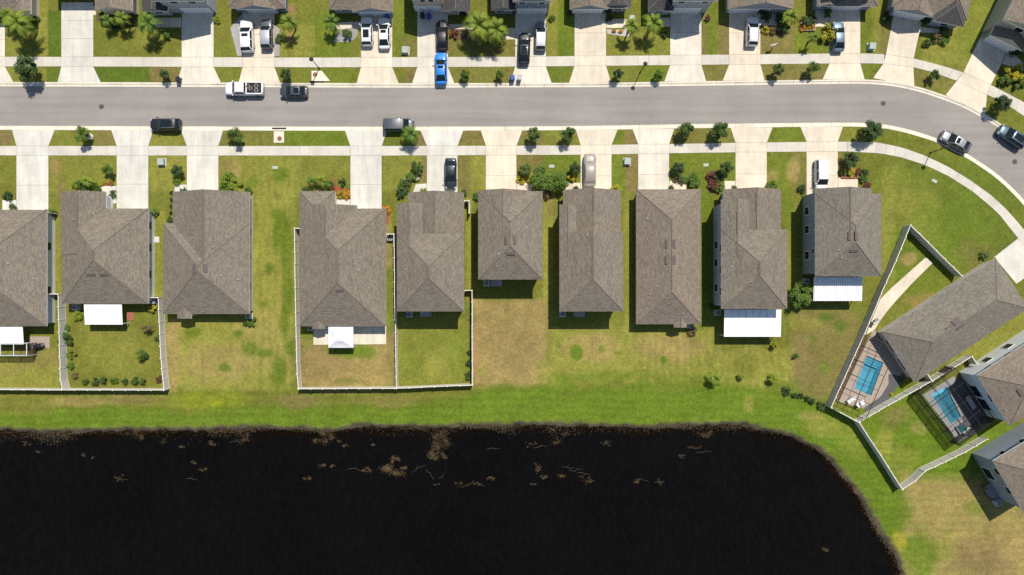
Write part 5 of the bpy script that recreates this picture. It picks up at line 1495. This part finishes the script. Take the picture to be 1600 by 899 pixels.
# front gardens of the near row
for px, py, ra, m_, k, lb in ((9, 306, .9, 'leaf_dark', 'b', 'dark shrub by the front walk of the screened porch house'), (18, 323.5, .75, 'leaf', 'o', 'clipped ball on the front walk of the screened porch house'), (79, 333, .95, 'leaf_mid', 'o', 'round bush at the front corner of the screened porch house'),
        (118, 287, .85, 'leaf_lime', 'b', 'lime part of the front bush cluster of the hedge yard house'), (131, 290, 1.3, 'leaf', 'b', 'large front bush against the hedge yard house'), (145, 292, .8, 'leaf_mid', 'b', 'mid green bush beside the large front bush of the hedge yard house'), (155, 300, .7, 'leaf_dark', 'b', 'dark bush at the eave by the front walk of the hedge yard house'), (158, 286, .5, 'leaf_yellow', 'b', 'small yellow shrub at the mulched edge of the hedge yard house'), (172, 286, .5, 'leaf_orange', 'b', 'small orange shrub next to the drive of the hedge yard house'), (175, 303, .75, 'leaf', 'o', 'clipped ball on the front walk of the hedge yard house'),
        (240, 333, .8, 'leaf_mid', 'b', 'green shrub at the garage corner of the hedge yard house'), (276, 284, .7, 'leaf_lime', 'b', 'lime shrub by the walk of the wide lawn house'), (286, 297.5, .65, 'leaf', 'o', 'clipped ball on the front walk of the wide lawn house'), (355, 280, 1.25, 'leaf_lime', 'b', 'large lime bush before the wide lawn house'), (367, 287, 1.15, 'leaf_lime', 'b', 'second lime bush before the wide lawn house'), (350, 292, .9, 'leaf_mid', 'b', 'green bush at the eave under the lime bushes'), (388, 297, .7, 'leaf_mid', 'b', 'green bush at the front corner next to the wide side lawn'), (269, 345, .9, 'leaf', 'b', 'bush in the wall angle of the wide lawn house'),
        (535, 285, .7, 'leaf_dark', 'b', 'dark shrub between the red mulch bed and the drive'), (533, 303, .8, 'leaf_yellow', 'b', 'yellow flowering shrub in the red mulch bed'), (542, 305, .7, 'leaf_orange', 'b', 'orange flowering shrub in the red mulch bed'), (603, 328, .8, 'leaf_orange', 'b', 'orange flowering shrub at the garage corner of the gazebo house'), (478, 297, .7, 'leaf', 'b', 'green bush at the outer corner of the red mulch bed'),
        (642, 278, 1.0, 'leaf_mid', 'b', 'green bush among the white flowers'), (650, 276, .75, 'leaf_white', 'b', 'white flowering shrub at the front walk of the dark sedan house'), (638, 281, .7, 'leaf_white', 'b', 'smaller white flowering shrub at the lawn of the dark sedan house'), (630, 290, 1.2, 'leaf', 'b', 'broad green bush at the corner of the dark sedan house'), (625, 300, 1.0, 'leaf_dark', 'b', 'dark bush at the eave corner of the dark sedan house'), (662, 298, .6, 'leaf_lime', 'o', 'small lime ball on the front walk of the dark sedan house'),
        (726, 302, .7, 'leaf', 'b', 'bush beside the short white bin fence'), (752, 297, .6, 'leaf_yellow', 'b', 'yellow tuft at the front corner of the shortest house'), (745, 308, .7, 'leaf', 'b', 'green bush at the side corner of the shortest house'), (814, 281, .75, 'leaf_yellow', 'b', 'yellow flowers at the drive side of the shortest house'), (828, 279, .85, 'leaf_yellow', 'b', 'yellow flowers under the large tree of the shortest house'), (894, 277, .8, 'leaf_yellow', 'b', 'yellow flowers beside the covered car'), (964, 296, .9, 'leaf_yellow', 'b', 'yellow flowers at the garage corner of the covered car house'), (855, 306, .9, 'leaf_brown', 'b', 'withered brown bush between the shortest house and the covered car house'), (900, 296, .55, 'leaf', 'o', 'low clipped shrub on the front walk of the covered car house'),
        (1060, 279, .8, 'leaf_brown', 'b', 'brownish shrub by the front walk of the long house'), (1068, 283, .8, 'leaf_mid', 'b', 'green shrub by the front walk of the long house'), (1084, 282, 1.2, 'leaf_mid', 'b', 'tall green bush at the corner of the long house'), (1113, 277, .9, 'leaf_red', 'b', 'reddish shrub of the upper pair between the long house and its two-storey neighbour'), (1122, 276, .8, 'leaf_dark', 'b', 'dark shrub next to the reddish pair'), (1115, 290, .9, 'leaf_red', 'b', 'reddish shrub lower in the gap beside the long house'), (1125, 293, .9, 'leaf_mid', 'b', 'green shrub at the eave below the reddish pair'), (1207, 290, .9, 'leaf_mid', 'b', 'low spreading shrub at the garage corner of the largest patio cover house'), (1147, 294, .55, 'leaf', 'o', 'small clipped shrub on the walk of the largest patio cover house'), (1049, 294, .55, 'leaf', 'o', 'small clipped shrub on the walk of the long house'),
        (1254, 296, .8, 'leaf_dark', 'b', 'dark shrub at the garage corner of the corner house'), (1319, 270, .65, 'leaf_lime', 'b', 'lime shrub at the drive end of the raised bed'), (1331, 270, .75, 'leaf_yellow', 'b', 'yellow-green shrub in the raised bed'), (1342, 268, .65, 'leaf_red', 'b', 'red shrub in the raised bed'), (1352, 269, .7, 'leaf_dark', 'b', 'dark shrub at the far corner of the raised bed'), (1350, 279, .75, 'leaf_mid', 'b', 'green shrub beside the walk below the raised bed'), (1355, 290, .7, 'leaf_red', 'b', 'red shrub at the eave of the corner house'), (1539, 399, .85, 'leaf', 'o', 'round bush at the wall of the angled house'),
        (120, 493, .9, 'leaf_lime', 'b', 'bright bush beside the small white patio cover'), (238, 484, .8, 'leaf_yellow', 'b', 'yellow bush in the corner of the hedge yard'), (102, 530, 1.25, 'leaf', 'b', 'large bush against the fence of the hedge yard'), (103, 512, .6, 'leaf_mid', 'b', 'small bush above the large fence bush of the hedge yard'), (110, 553, .8, 'leaf_lime', 'b', 'pale lime bush below the large fence bush'), (108, 572, .7, 'leaf_mid', 'b', 'small green bush low on the porch side fence'), (116, 588, .6, 'leaf_brown', 'b', 'brown bush in the corner of the hedge yard'), (247, 592, .7, 'leaf_red', 'b', 'reddish bush at the hedge row end by the open lawn fence'), (247, 528, .7, 'leaf', 'b', 'bush against the fence towards the open lawn'),
        (391, 502, .9, 'leaf_mid', 'b', 'bush behind the air conditioner of the wide lawn house'), (383, 507, .5, 'leaf', 'b', 'small bush below the air conditioner of the wide lawn house'), (1083, 517, .9, 'leaf_brown', 'b', 'olive bush behind the long house'), (733, 568, .7, 'leaf_dark', 'b', 'dark creeper bush midway on the driest lot fence'), (732, 588, .7, 'leaf_dark', 'b', 'dark creeper bush low on the driest lot fence'), (733, 552, .5, 'leaf_dark', 'b', 'small dark creeper bush highest on the driest lot fence'),
        (1113, 480, .6, 'leaf_dark', 'b', 'dark shrub beside the air conditioner of the largest patio cover house'), (1408, 594, .5, 'leaf_mid', 'b', 'small shrub at the eave corner beside the long pool deck'), (1393, 617, .35, 'leaf_yellow', 'b', 'small yellow tuft between the pool fences'), (1413, 604, .4, 'leaf_yellow', 'b', 'yellow tuft by the fence near the eave corner')):
    bush(lb, px, py, ra, None, m_, k)
for i in range(7):
    bush('small green hedge plant in the row along the pond fence', 131 + i * 15.5 + random.uniform(-2, 2), 596 + random.uniform(-1.5, 1.5), random.uniform(.5, .85), random.uniform(.9, 1.3), random.choice(['leaf', 'leaf_mid', 'leaf_dark']), 'b', 'hedge plants along the pond fence')
for i in range(5):
    bush('tiny clipped shrub along the side wall of the wide lawn house', 267.5 - .2 * i, 301 + i * 10.5, .33, .5, 'leaf_dark', 'b', 'tiny shrubs along the wide lawn house')
for i, (px, py) in enumerate(((1230, 612), (1243, 617), (1252, 619), (1262, 624), (1270, 628), (1284, 634))):
    bush('small dark shrub in the straggling row towards the pool fence', px, py, .8 if i in (0, 5) else .55, .8, 'leaf_dark', 'b', 'straggling shrub row towards the pool fence')
for px, py, ra, hg, m_, lb in ((168, 267, .8, 2.0, 'leaf_mid', 'young tree on the lawn before the hedge yard house'), (277, 268, .9, 1.9, 'leaf_dark', 'dark young tree beside the pale utility box drive'), (653, 262, .9, 2.2, 'leaf', 'young tree above the white flowers'), (820, 266, .9, 2.0, 'leaf', 'young tree on the dry lawn of the shortest house'),
        (847, 281, 1.7, 3.2, 'leaf_mid', 'large bright leafy tree before the shortest house'), (873, 283, 1.5, 3.0, 'leaf_mid', 'second leafy tree next to the covered car house walk'), (899, 263, .9, 2.0, 'leaf_dark', 'dark young tree beside the covered car'), (1060, 262, .9, 2.1, 'leaf_dark', 'young tree by the drive of the long house'), (1135, 263, 1.0, 2.4, 'leaf_dark', 'dark young tree before the largest patio cover house'), (1329, 250, 1.1, 2.6, 'leaf_dark', 'dark young tree above the raised bed'),
        (1251, 462, 1.75, 3.0, 'leaf_mid', 'bushy green tree beside the ribbed patio roof'), (221, 553, .8, 1.7, 'leaf_mid', 'young tree with dark shadow in the hedge yard'), (1208, 592, .75, 1.5, 'leaf_lime', 'young tree with yellow-green leaves on the pond lawn'), (1159, 589, .5, 1.2, 'leaf_lime', 'tiny sapling beside the lawn palm'), (1211, 540, .5, 1.3, 'leaf_yellow', 'tiny sapling behind the largest patio cover'), (1244, 556, .4, .9, 'leaf', 'tiny sapling on the open lawn')):
    tree(lb, px, py, ra, hg, m_)
for px, py, ra, hg, m_, n, lb in ((1118, 592, 1.3, 1.5, 'leaf_palm', 13, 'palm standing alone on the lawn towards the pond'), (228, 513, .9, 1.5, 'leaf_brown', 10, 'withered palm in the hedge yard'), (488, 284, .9, 1.2, 'leaf_mid', 10, 'palm at the outer end of the red mulch bed'), (502, 282, 1.2, 1.6, 'leaf_palm', 12, 'largest palm of the red mulch bed'), (516, 286, .9, 1.2, 'leaf_mid', 10, 'palm next to the orange disc of the red mulch bed'), (135, 283, 1.1, 1.8, 'leaf_lime', 11, 'bright palm rising from the front bush of the hedge yard house')):
    palm(lb, px, py, ra, hg, m_, n)
pad('mulch_bed', [[(480, 291), (520, 284), (524, 299), (524, 322), (527, 322), (528, 312), (546.5, 311), (546.5, 297), (526, 292), (524, 282), (512, 280), (482, 288)]], M['mulch_red'], .03)
pad('mulch_bed', [[(598, 322), (608, 322), (607, 350), (599, 350)]], M['mulch_red'], .03)
pad('mulch_bed', [[(1106, 268), (1128, 266), (1128, 300), (1106, 302)]], M['mulch_brown'], .03)
pad('mulch_bed', [[(1212, 34), (1190, 44), (1190, 54), (1222, 56), (1232, 44)]], M['mulch_brown'], .03)
pad('mulch_bed', [[(150, 22), (208, 24), (208, 40), (180, 46), (150, 32)]], M['mulch_brown'], .03)
pad('mulch_bed', [[(702, 44), (790, 44), (790, 62), (740, 66), (702, 60)]], M['mulch_brown'], .03)
pad('mulch_bed', [[(184, 294), (158, 284), (160, 290), (182, 291.5)]], M['mulch_red'], .035)

# raised beds
def raised(label, x0, y0, x1, y1, mat):
    a, b = W(x0, y1), W(x1, y0)
    r = thing('raised_bed', label, 'planter', ((a[0] + b[0]) / 2, (a[1] + b[1]) / 2, 0))
    w, d = (b[0] - a[0]) / 2, (b[1] - a[1]) / 2
    for k, q in enumerate(((-w, -d, w, -d + .14), (-w, d - .14, w, d), (-w, -d + .14, -w + .14, d - .14), (w - .14, -d + .14, w, d - .14))):
        MB().box(q[0], q[1], 0, q[2], q[3], .28).build('edging', mat, r)
    MB().box(-w + .14, -d + .14, 0, w - .14, d - .14, .2).build('soil', M['mulch_brown'], r)
raised('raised brick-edged bed of lime shrubs by the corner house walk', 1314, 264, 1340, 279, M['brick'])
raised('raised bed of yellow and orange flowers beside the blue-grey sedan house', 1250, 34, 1273, 49, M['paver_tan'])
for px, py, m_, lb in ((1255, 43, 'leaf_orange', 'orange flowers in the raised bed at its outer end'), (1261, 40, 'leaf_yellow', 'yellow flowers in the middle of the raised flower bed'), (1268, 42, 'leaf_orange', 'orange flowers in the raised bed next to the walk'), (1258, 34, 'leaf_dark', 'dark shrub behind the raised flower bed'), (1268, 30, 'leaf_dark', 'dark shrub at the wall behind the raised flower bed')):
    bush(lb, px, py, .6 if 'leaf_dark' != m_ else 1.0, None, m_)

# ================================================================== street furniture and equipment
for k, (bx, by, tx, ty, lb) in enumerate(((499, 107, 490.7, 93.4, 'black street lamp beside the storm drain and the dark grey sedan'), (1000, 114, 1011, 98.8, 'black street lamp on the verge before the white gravel house'), (1453.5, 239, 1480, 232, 'black street lamp on the inside of the bend by the silver-grey sedan'))):
    x, y = W(bx, by); hg = 4.3
    r = thing('street_lamp', lb, 'street lamp', (x, y, 0), 0, 'street lamps')
    MB().cyl(0, 0, 0, .35, .14, 12, .10).build('base', M['darkmetal'], r)
    MB().tube([(0, 0, .3), (0, 0, hg - .3)], [.075, .055], 10).build('pole', M['darkmetal'], r)
    MB().cyl(0, 0, hg - .35, hg, .13, 12, .30).build('lantern', plain((.5, .5, .48), .3), r)
    MB().cyl(0, 0, hg, hg + .14, .34, 14, .10).build('cap', M['darkmetal'], r)

GREEN = plain((.36, .42, .37), .6)
for px, py, lb in ((633, 78, 'pale green utility box on the lawn beside the black sedan house'), (1363, 72, 'pale green utility box on the lawn beside the slightly turned house drive'), (251.5, 253, 'pale green utility box beside the black SUV kerb'), (980.5, 252, 'pale green utility box between the covered car drive and the long house drive')):
    x, y = W(px, py, .5)
    r = thing('utility_box', lb, 'utility box', (x, y, 0), random.uniform(-.08, .08), 'utility boxes on the lawns')
    MB().box(-.6, -.62, 0, .6, .62, .06).build('pad', M['conc_walk'], r)
    MB().rings([[(-.48, -.45, .06), (.48, -.45, .06), (.48, .45, .06), (-.48, .45, .06)], [(-.48, -.45, .66), (.48, -.45, .66), (.48, .45, .78), (-.48, .45, .78)]]).build('cabinet', GREEN, r)
    MB().box(-.50, -.50, .64, .50, -.455, .70).build('lid_lip', GREEN, r)
for px, py, lb in ((430, 262, 'flush pale lid in the lawn of the wide lawn house'), (862, 260, 'flush pale lid in the lawn above the large bright tree'), (1103, 258, 'flush pale lid in the lawn above the reddish shrubs'), (1460, 283, 'flush pale lid in the corner lawn below the street lamp')):
    x, y = W(px, py)
    r = thing('ground_box', lb, 'utility lid', (x, y, 0), -.5 if px > 1400 else 0, 'flush utility lids')
    MB().box(-.4, -.22, -.1, .4, .22, .03).build('frame', M['conc_walk'], r)
    MB().box(-.36, -.18, -.1, .36, .18, .04).build('lid', GREEN, r)
for px, py, z, lb in ((158.5, 167, ROAD_Z, 'dark round manhole cover in the straight street'), (1380, 162, ROAD_Z, 'dark round manhole cover where the street begins to bend'), (1585.5, 253, ROAD_Z, 'dark round manhole cover beyond the bend')):
    x, y = W(px, py, z)
    r = thing('manhole_cover', lb, 'manhole', (x, y, z), 0, 'manhole covers')
    MB().cyl(0, 0, -.05, .006, .42, 24).build('rim', plain((.13, .12, .11), .8), r)
    MB().cyl(0, 0, -.04, .012, .34, 24).build('lid', plain((.085, .078, .07), .8, .2), r)
x, y = W(141, 214)
r = thing('manhole_ring', 'white concrete ring with dark lid on the verge', 'manhole', (x, y, 0))
MB().cyl(0, 0, -.1, .08, .5, 24).build('collar', M['conc_white'], r); MB().cyl(0, 0, 0, .09, .24, 20).build('lid', M['vent'], r)
for poly, lid, lb in (([(487, 111), (503, 111), (516, 127), (487, 127)], (492.5, 117), 'storm drain top with rusty lid beside the street lamp'), ([(428, 205.5), (444, 205.5), (444, 223.5), (428, 223.5)], (437, 217), 'square storm drain top with rusty lid on the near verge')):
    lx, ly = W(*lid)
    r = thing('storm_drain', lb, 'drain', (lx, ly, 0))
    MB().prism([(a - lx, b - ly) for a, b in Wl(poly)], -.2, .07).build('top_slab', M['kerb'], r)
    MB().cyl(0, 0, 0, .085, .36, 22).build('lid', plain((.26, .12, .075), .85, 0, .2, .3), r)
    a, b = W((poly[0][0] + poly[1][0]) / 2, 128 if lid[1] < 150 else 201)
    MB().box(a - lx - 1.1, b - ly - .12, -.06, a - lx + 1.1, b - ly + .12, .048).build('inlet', M['black'], r)

def bin_(label, px, py, colr, rz=0.0, group=None):
    x, y = W(px, py, .8)
    r = thing('wheeled_bin', label, 'bin', (x, y, .0 if not 795 < px < 820 else SLAB_Z), rz, group)
    m_ = plain(colr, .5)
    MB().rings([[(-.24, -.28, .06), (.24, -.28, .06), (.24, .24, .06), (-.24, .24, .06)], [(-.31, -.36, .98), (.31, -.36, .98), (.31, .32, .98), (-.31, .32, .98)]]).build('body', m_, r)
    MB().rings([[(-.33, -.40, .98), (.33, -.40, .98), (.33, .36, .98), (-.33, .36, .98)], [(-.28, -.34, 1.07), (.28, -.34, 1.07), (.28, .30, 1.07), (-.28, .30, 1.07)]]).build('lid', m_, r)
    MB().box(-.26, .37, .90, .26, .41, .95).build('handle', M['black'], r)
    for sg in (-1, 1):
        MB().rings([[(sg * .27 + q, .26 + .11 * math.cos(a), .11 + .11 * math.sin(a)) for a in [k * .628 for k in range(10)]] for q in (-.04, .04)]).build('wheel', M['tyre'], r)
bin_('black wheeled bin at the kerb beside the low round verge tree', 278, 124, (.02, .022, .026))
bin_('blue wheeled bin at the kerb beside the grey one', 801, 122, (.012, .06, .30), .15)
bin_('grey wheeled bin at the kerb beside the blue one', 812, 122, (.38, .39, .40), -.1)
bin_('blue wheeled bin in the garage shade behind the white sedan', 605, 23, (.012, .07, .36), .3)
bin_('black wheeled bin beside the shaded garage of the black sedan', 660, 24, (.02, .022, .026))
bin_('blue wheeled bin beside the shaded garage of the black sedan', 670, 25, (.012, .07, .36))

def aircon(label, px, py, rz=0.0):
    x, y = W(px, py, .8)
    r = thing('air_conditioner', label, 'air conditioner', (x, y, 0), rz, 'air conditioners behind the houses')
    g1 = plain((.42, .44, .46), .5)
    MB().box(-.5, -.5, 0, .5, .5, .08).build('pad', M['conc_walk'], r)
    MB().box(-.40, -.40, .08, .40, .40, .78).build('case', g1, r)
    MB().cyl(0, 0, .77, .80, .33, 20).build('fan_well', M['black'], r)
    fb = MB()
    for k in range(3):
        a = k * 2.094
        fb.face([(0, 0, .815), (.28 * math.cos(a), .28 * math.sin(a), .812), (.28 * math.cos(a + .55), .28 * math.sin(a + .55), .818)])
    fb.build('fan_blade', g1, r)
    for q in (.17, .32):
        n = 20
        MB().rings([[((q + d) * math.cos(2 * math.pi * i / n), (q + d) * math.sin(2 * math.pi * i / n), z) for i in range(n)] for d, z in ((0, .81), (.02, .83), (.04, .81))], False).build('guard_ring', g1, r)
for px, py, lb in ((387, 494.5, 'air conditioner at the rear corner by the wide open lawn'), (484.5, 512.5, 'air conditioner beside the gazebo patio slab'), (639, 491.5, 'air conditioner behind the dark sedan house'), (760, 442.5, 'air conditioner in the deep shade behind the shortest house'), (879.5, 491, 'air conditioner behind the covered car house'), (1080.5, 509.5, 'air conditioner beside the rear bump of the long house'), (1122.5, 489, 'air conditioner beside the largest patio cover'), (1562, 787, 'air conditioner in the shade of the slate house'), (1261, 440, 'air conditioner hidden beside the ribbed patio roof'), (116, 480.5, 'air conditioner beside the small white patio cover'), (609, 372, 'air conditioner in the narrow side gap of the gazebo house'), (237, 470.5, 'air conditioner at the fence corner of the hedge yard')):
    aircon(lb, px, py, .55 if px > 1500 else 0)
# rear stoops
for px, py, lb in ((775.5, 443, 'pale concrete stoop in the shade behind the shortest house'), (905, 490.5, 'pale concrete stoop behind the covered car house'), (665.5, 490.5, 'pale concrete stoop behind the dark sedan house')):
    x, y = W(px, py)
    r = thing('back_stoop', lb, 'step', (x, y, 0), 0, 'rear stoops')
    MB().box(-.9, -.45, -.1, .9, .9, .12).build('step', M['conc_grey'], r); MB().box(-.9, -.1, .12, .9, .9, .24).build('tread', M['conc_grey'], r)
x, y = W(204, 494.5)
r = thing('brick_pad', 'small red brick pad beside the small patio cover', 'paving', (x, y, 0))
for i in range(4):
    for j in range(5):
        MB().box(-.52 + i * .26, -.62 + j * .25, -.05, -.52 + i * .26 + .25, -.62 + j * .25 + .24, .05).build('brick', M['brick'], r)
# odds and ends in the yards
def chair(label, px, py, rz, mat, group=None, name='patio_chair'):
    x, y = W(px, py, .4)
    r = thing(name, label, 'chair', (x, y, .05), rz, group)
    MB().box(-.3, -.28, .36, .3, .28, .42).build('seat', mat, r)
    MB().rings([[(-.3, .26, .42), (.3, .26, .42), (.3, .31, .42), (-.3, .31, .42)], [(-.28, .40, .92), (.28, .40, .92), (.28, .44, .92), (-.28, .44, .92)]]).build('backrest', mat, r)
    for sx in (-.27, .27):
        for sy in (-.25, .25): MB().box(sx - .025, sy - .025, 0, sx + .025, sy + .025, .36).build('leg', mat, r)
        MB().box(sx - .04, -.28, .58, sx + .04, .3, .62).build('armrest', mat, r)
for px, py, rz in ((1327, 627, .6), (1333, 623, .2), (1341, 632, 2.4), (1347, 629, 2.0)):
    chair('white patio chair at the end of the long pool deck', px, py, rz, M['white'], 'patio chairs by the long pool')
for px, py, rz in ((1508, 676, .4), (1512, 671, 1.2)):
    chair('pale patio chair beside the spa', px, py, rz, M['white'], 'patio chairs by the spa')
x, y = W(1512, 628)
r = thing('patio_table', 'long pale table under the black cage', 'table', (x, y, .058), math.radians(-58))
MB().box(-1.1, -.35, .68, 1.1, .35, .74).build('table_top', plain((.45, .40, .41), .6), r)
for sx in (-.95, .95):
    for sy in (-.27, .27): MB().box(sx - .04, sy - .04, 0, sx + .04, sy + .04, .68).build('leg', M['darkmetal'], r)
x, y = W(1546, 764)
r = thing('wooden_deck', 'small dark wooden stair deck in the shade of the slate house', 'deck', (x, y, 0), math.radians(31))
for i in range(7): MB().box(-.9, -1.1 + i * .3, .5, .9, -.83 + i * .3, .55).build('plank', M['paver_grey'], r)
for sx in (-.85, .85):
    for sy in (-1.0, .9): MB().box(sx - .05, sy - .05, 0, sx + .05, sy + .05, 1.3).build('post', M['bronze'], r)
for i in range(3): MB().box(-.5, -1.4 - i * .28, .3 - i * .12, .5, -1.13 - i * .28, .36 - i * .12).build('step', M['paver_grey'], r)
x, y = W(60, 541, .5)
r = thing('bicycle_trailer', 'dark covered grill beside the tan paver patio', 'grill', (x, y, .02), .3); r.name = 'covered_grill'
MB().rings([[(-.6, -.32, 0), (.6, -.32, 0), (.6, .32, 0), (-.6, .32, 0)], [(-.62, -.34, .8), (.62, -.34, .8), (.62, .34, .8), (-.62, .34, .8)], [(-.3, -.22, 1.15), (.3, -.22, 1.15), (.3, .22, 1.15), (-.3, .22, 1.15)]]).build('cloth', M['black'], r)
MB().box(.62, -.25, .70, .95, .25, .74).build('side_shelf', M['rim'], r)
x, y = W(1370, 504, 1)
r = thing('pool_pump', 'pool pump and filter at the path end of the angled house', 'pump', (x, y, 0), .6)
MB().cyl(-.3, 0, 0, .95, .26, 14).build('filter_tank', M['gravel'], r); MB().box(.1, -.3, 0, .7, .3, .5).build('pump_body', M['rim'], r); MB().tube([(-.3, 0, .9), (.4, 0, .9), (.4, 0, .4)], .06, 8).build('pipe', M['white'], r)
x, y = W(519, 290.5)
r = thing('garden_disc', 'round orange paver stack in the red mulch bed', 'ornament', (x, y, 0))
MB().cyl(0, 0, 0, .22, .62, 20).build('ring', plain((.48, .17, .09), .9), r); MB().cyl(0, 0, .22, .30, .38, 18).build('cap', plain((.50, .20, .11), .9), r)
x, y = W(1211, 71, 1)
r = thing('sign_post', 'white sale sign hanging from a white post on the low house lawn', 'sign', (x, y, 0), .25)
MB().box(-.05, -.05, 0, .05, .05, 1.8).build('post', M['white'], r); MB().box(-.9, -.04, 1.55, -.05, .04, 1.63).build('arm', M['white'], r); MB().box(-.85, -.02, .85, -.15, .02, 1.5).build('board', M['white'], r)

# ================================================================== the pond's edge and what floats on it
def scraps(n, place, smin, smax, seed, z0=.02, zr=.10):
    r = random.Random(seed); mb = MB()
    for _ in range(n):
        x, y, z = place(r)
        L = r.uniform(smin, smax); a = r.uniform(0, 6.28); w = r.uniform(.006, .02); up = r.uniform(-.05, zr)
        dx, dy = math.cos(a) * L / 2, math.sin(a) * L / 2
        nx_, ny_ = -math.sin(a) * w, math.cos(a) * w
        z += z0
        mb.face([(x - dx - nx_, y - dy - ny_, z), (x - nx_ * 1.3, y - ny_ * 1.3, z + up + .02), (x + dx, y + dy, z + up * .5), (x + nx_ * 1.3, y + ny_ * 1.3, z + up + .02)])
    return mb
vis = [p for p in resample(shore, .5) if -84 < p[0] < 66 and p[1] > -50 and p[1] < -15]
visn = offset(np.array(vis), -1.0) - np.array(vis)
if visn[len(vis) // 3][1] > 0: visn = -visn
wid = [1.1 + .7 * math.sin(i * .11) + .6 * math.sin(i * .037 + 1) + .4 * math.sin(i * .31) for i in range(len(vis))]
def shoreline(r):
    i = r.randrange(len(vis))
    while r.random() > max(.12, min(1, .25 + .5 * math.sin(i * .09) + .4 * math.sin(i * .23 + 2))): i = r.randrange(len(vis))
    d = abs(r.gauss(0, .5)) * max(.12, wid[i] * (.8 if vis[i][0] < 36 else .35)) + r.uniform(.1, .6)
    x = vis[i][0] + visn[i][0] * d + r.gauss(0, .15); y = vis[i][1] + visn[i][1] * d + r.gauss(0, .15)
    z = -.05 - min(d * 1.0, .57)
    return x, y, max(z, WATER_Z)
mb = scraps(6500, shoreline, .10, .45, 5)
for a in range(len(mb.m)): mb.m[a] = a % 3
tag(mb.build('dead_reeds', [M['dead'], M['twig'], M['leaf_brown']]), 'dry tan reed litter lining the dark pond edge', 'reeds', kind='stuff')

def where(px, py):
    w = next(t for x, t in ((98, 'off the screened porch house fence'), (257, 'off the hedge yard fence'), (465, 'off the wide open lawn'), (620, 'off the gazebo yard'), (738, 'off the fenced green yard'), (860, 'off the driest lot'), (985, 'off the covered car house'), (1110, 'off the long house'), (9999, 'off the curving bank')) if px < x)
    return w + (' hugging the bank' if py < 688 else ' a little way out' if py < 722 else ' far out in open water')

def weed(label, px, py, rx, ry, n, seed, name='floating_weed', group='dead weed floating on the pond'):
    cx, cy = W(px, py, WATER_Z)
    r0 = random.Random(seed); cen = [(r0.gauss(0, .5), r0.gauss(0, .5), r0.uniform(.25, .5)) for _ in range(6)]
    def pl(r):
        c = r.choice(cen)
        return (c[0] + r.gauss(0, c[2] * .6)) * rx, (c[1] + r.gauss(0, c[2] * .6)) * ry, 0
    o = scraps(int(n * 1.2), pl, .08, .42, seed, .015, .08).build(name, M['dead'], None)
    o.location = (cx, cy, WATER_Z)
    return tag(o, label, 'pond weed', group)
weed('long tongue of tan weed trailing from the bank into open water', 682, 695, 1.6, 2.3, 700, 1); weed('tip of tan weed reaching farthest out from the bank', 684, 713, .9, .8, 150, 2)
weed('bushy tan weed jutting from the bank off the gazebo fence', 503, 684, 1.7, 1.2, 420, 3)
weed('largest orange-tan weed raft floating free of the bank', 603, 735, 2.2, 1.0, 560, 4); weed('round tuft of weed above the largest weed raft', 617, 716, .7, .7, 160, 5)
for i, (px, py, s, n) in enumerate(((575, 737, .6, 90), (632, 731, .5, 70), (583, 695, .4, 40), (540, 697, .4, 40), (507, 728, .5, 60), (518, 730, .5, 50), (482, 747, .5, 60), (767, 748, .6, 70), (840, 733, .9, 70), (848, 745, .7, 60), (876, 744, .9, 60), (920, 750, 1.0, 70), (835, 757, .5, 30), (996, 750, .8, 40), (1085, 700, .6, 30), (715, 757, .6, 30),
                                    (745, 757, .6, 30), (318, 733, .5, 50), (283, 698, .5, 40), (255, 690, .4, 30), (330, 693, .8, 60), (131, 711, .4, 30), (38, 693, .6, 40), (145, 716, .3, 20), (187, 747, .9, 30), (1065, 713, .5, 25), (870, 692, .7, 40), (830, 695, .7, 40), (1032, 753, .5, 25), (1290, 858, .7, 60), (380, 682, 1.6, 160), (330, 676, 2.0, 160), (870, 676, 2.0, 160), (1110, 682, 1.6, 120), (215, 680, 1.5, 120), (305, 722, .5, 30), (530, 690, .3, 25), (680, 757, .4, 20), (60, 706, .5, 25), (950, 693, .6, 25))):
    weed(('broad' if s > 1.2 else 'loose' if s > .6 else 'small' if s > .45 else 'tiny') + ' tan weed patch ' + where(px, py), px, py, s, s * random.uniform(.4, .8), n, 40 + i)
for i, (px, py, L, a) in enumerate(((560, 733, 3.6, .05), (655, 732, 2.6, .5), (672, 742, 2.2, -.9), (731, 756, 2.6, .5), (748, 757, 2.2, -.3), (900, 735, 2.4, .02), (912, 740, 2.2, -.12), (888, 730, 2.0, -.1), (1003, 751, 2.4, -.2), (1030, 754, 1.6, .05), (1100, 706, 2.6, .1), (1065, 714, 1.4, -.5), (190, 748, 2.2, -.15), (845, 699, 2.4, .15), (690, 744, 1.4, .9), (300, 749, 1.8, -.2), (770, 702, 2.0, .1), (945, 694, 1.8, -.3), (365, 690, 1.5, .4))):
    x, y = W(px, py, WATER_Z); r = random.Random(900 + i)
    P = [(L * (k / 5 - .5), .12 * L * r.uniform(-1, 1) * math.sin(k * .63), r.uniform(.0, .04)) for k in range(6)]
    o = MB().tube(P, [.012, .022, .024, .02, .016, .008], 5)
    if i % 2: o.tube([P[2], (P[2][0] + .3, P[2][1] + .4, .06)], [.02, .008], 4)
    o = o.build('floating_branch', M['twig']); o.location = (x, y, WATER_Z + .01); o.rotation_euler = (0, 0, a)
    tag(o, ('long' if L > 2.3 else 'mid-length' if L > 1.7 else 'short') + ' bare branch floating ' + where(px, py), 'branch', 'bare branches floating on the pond')
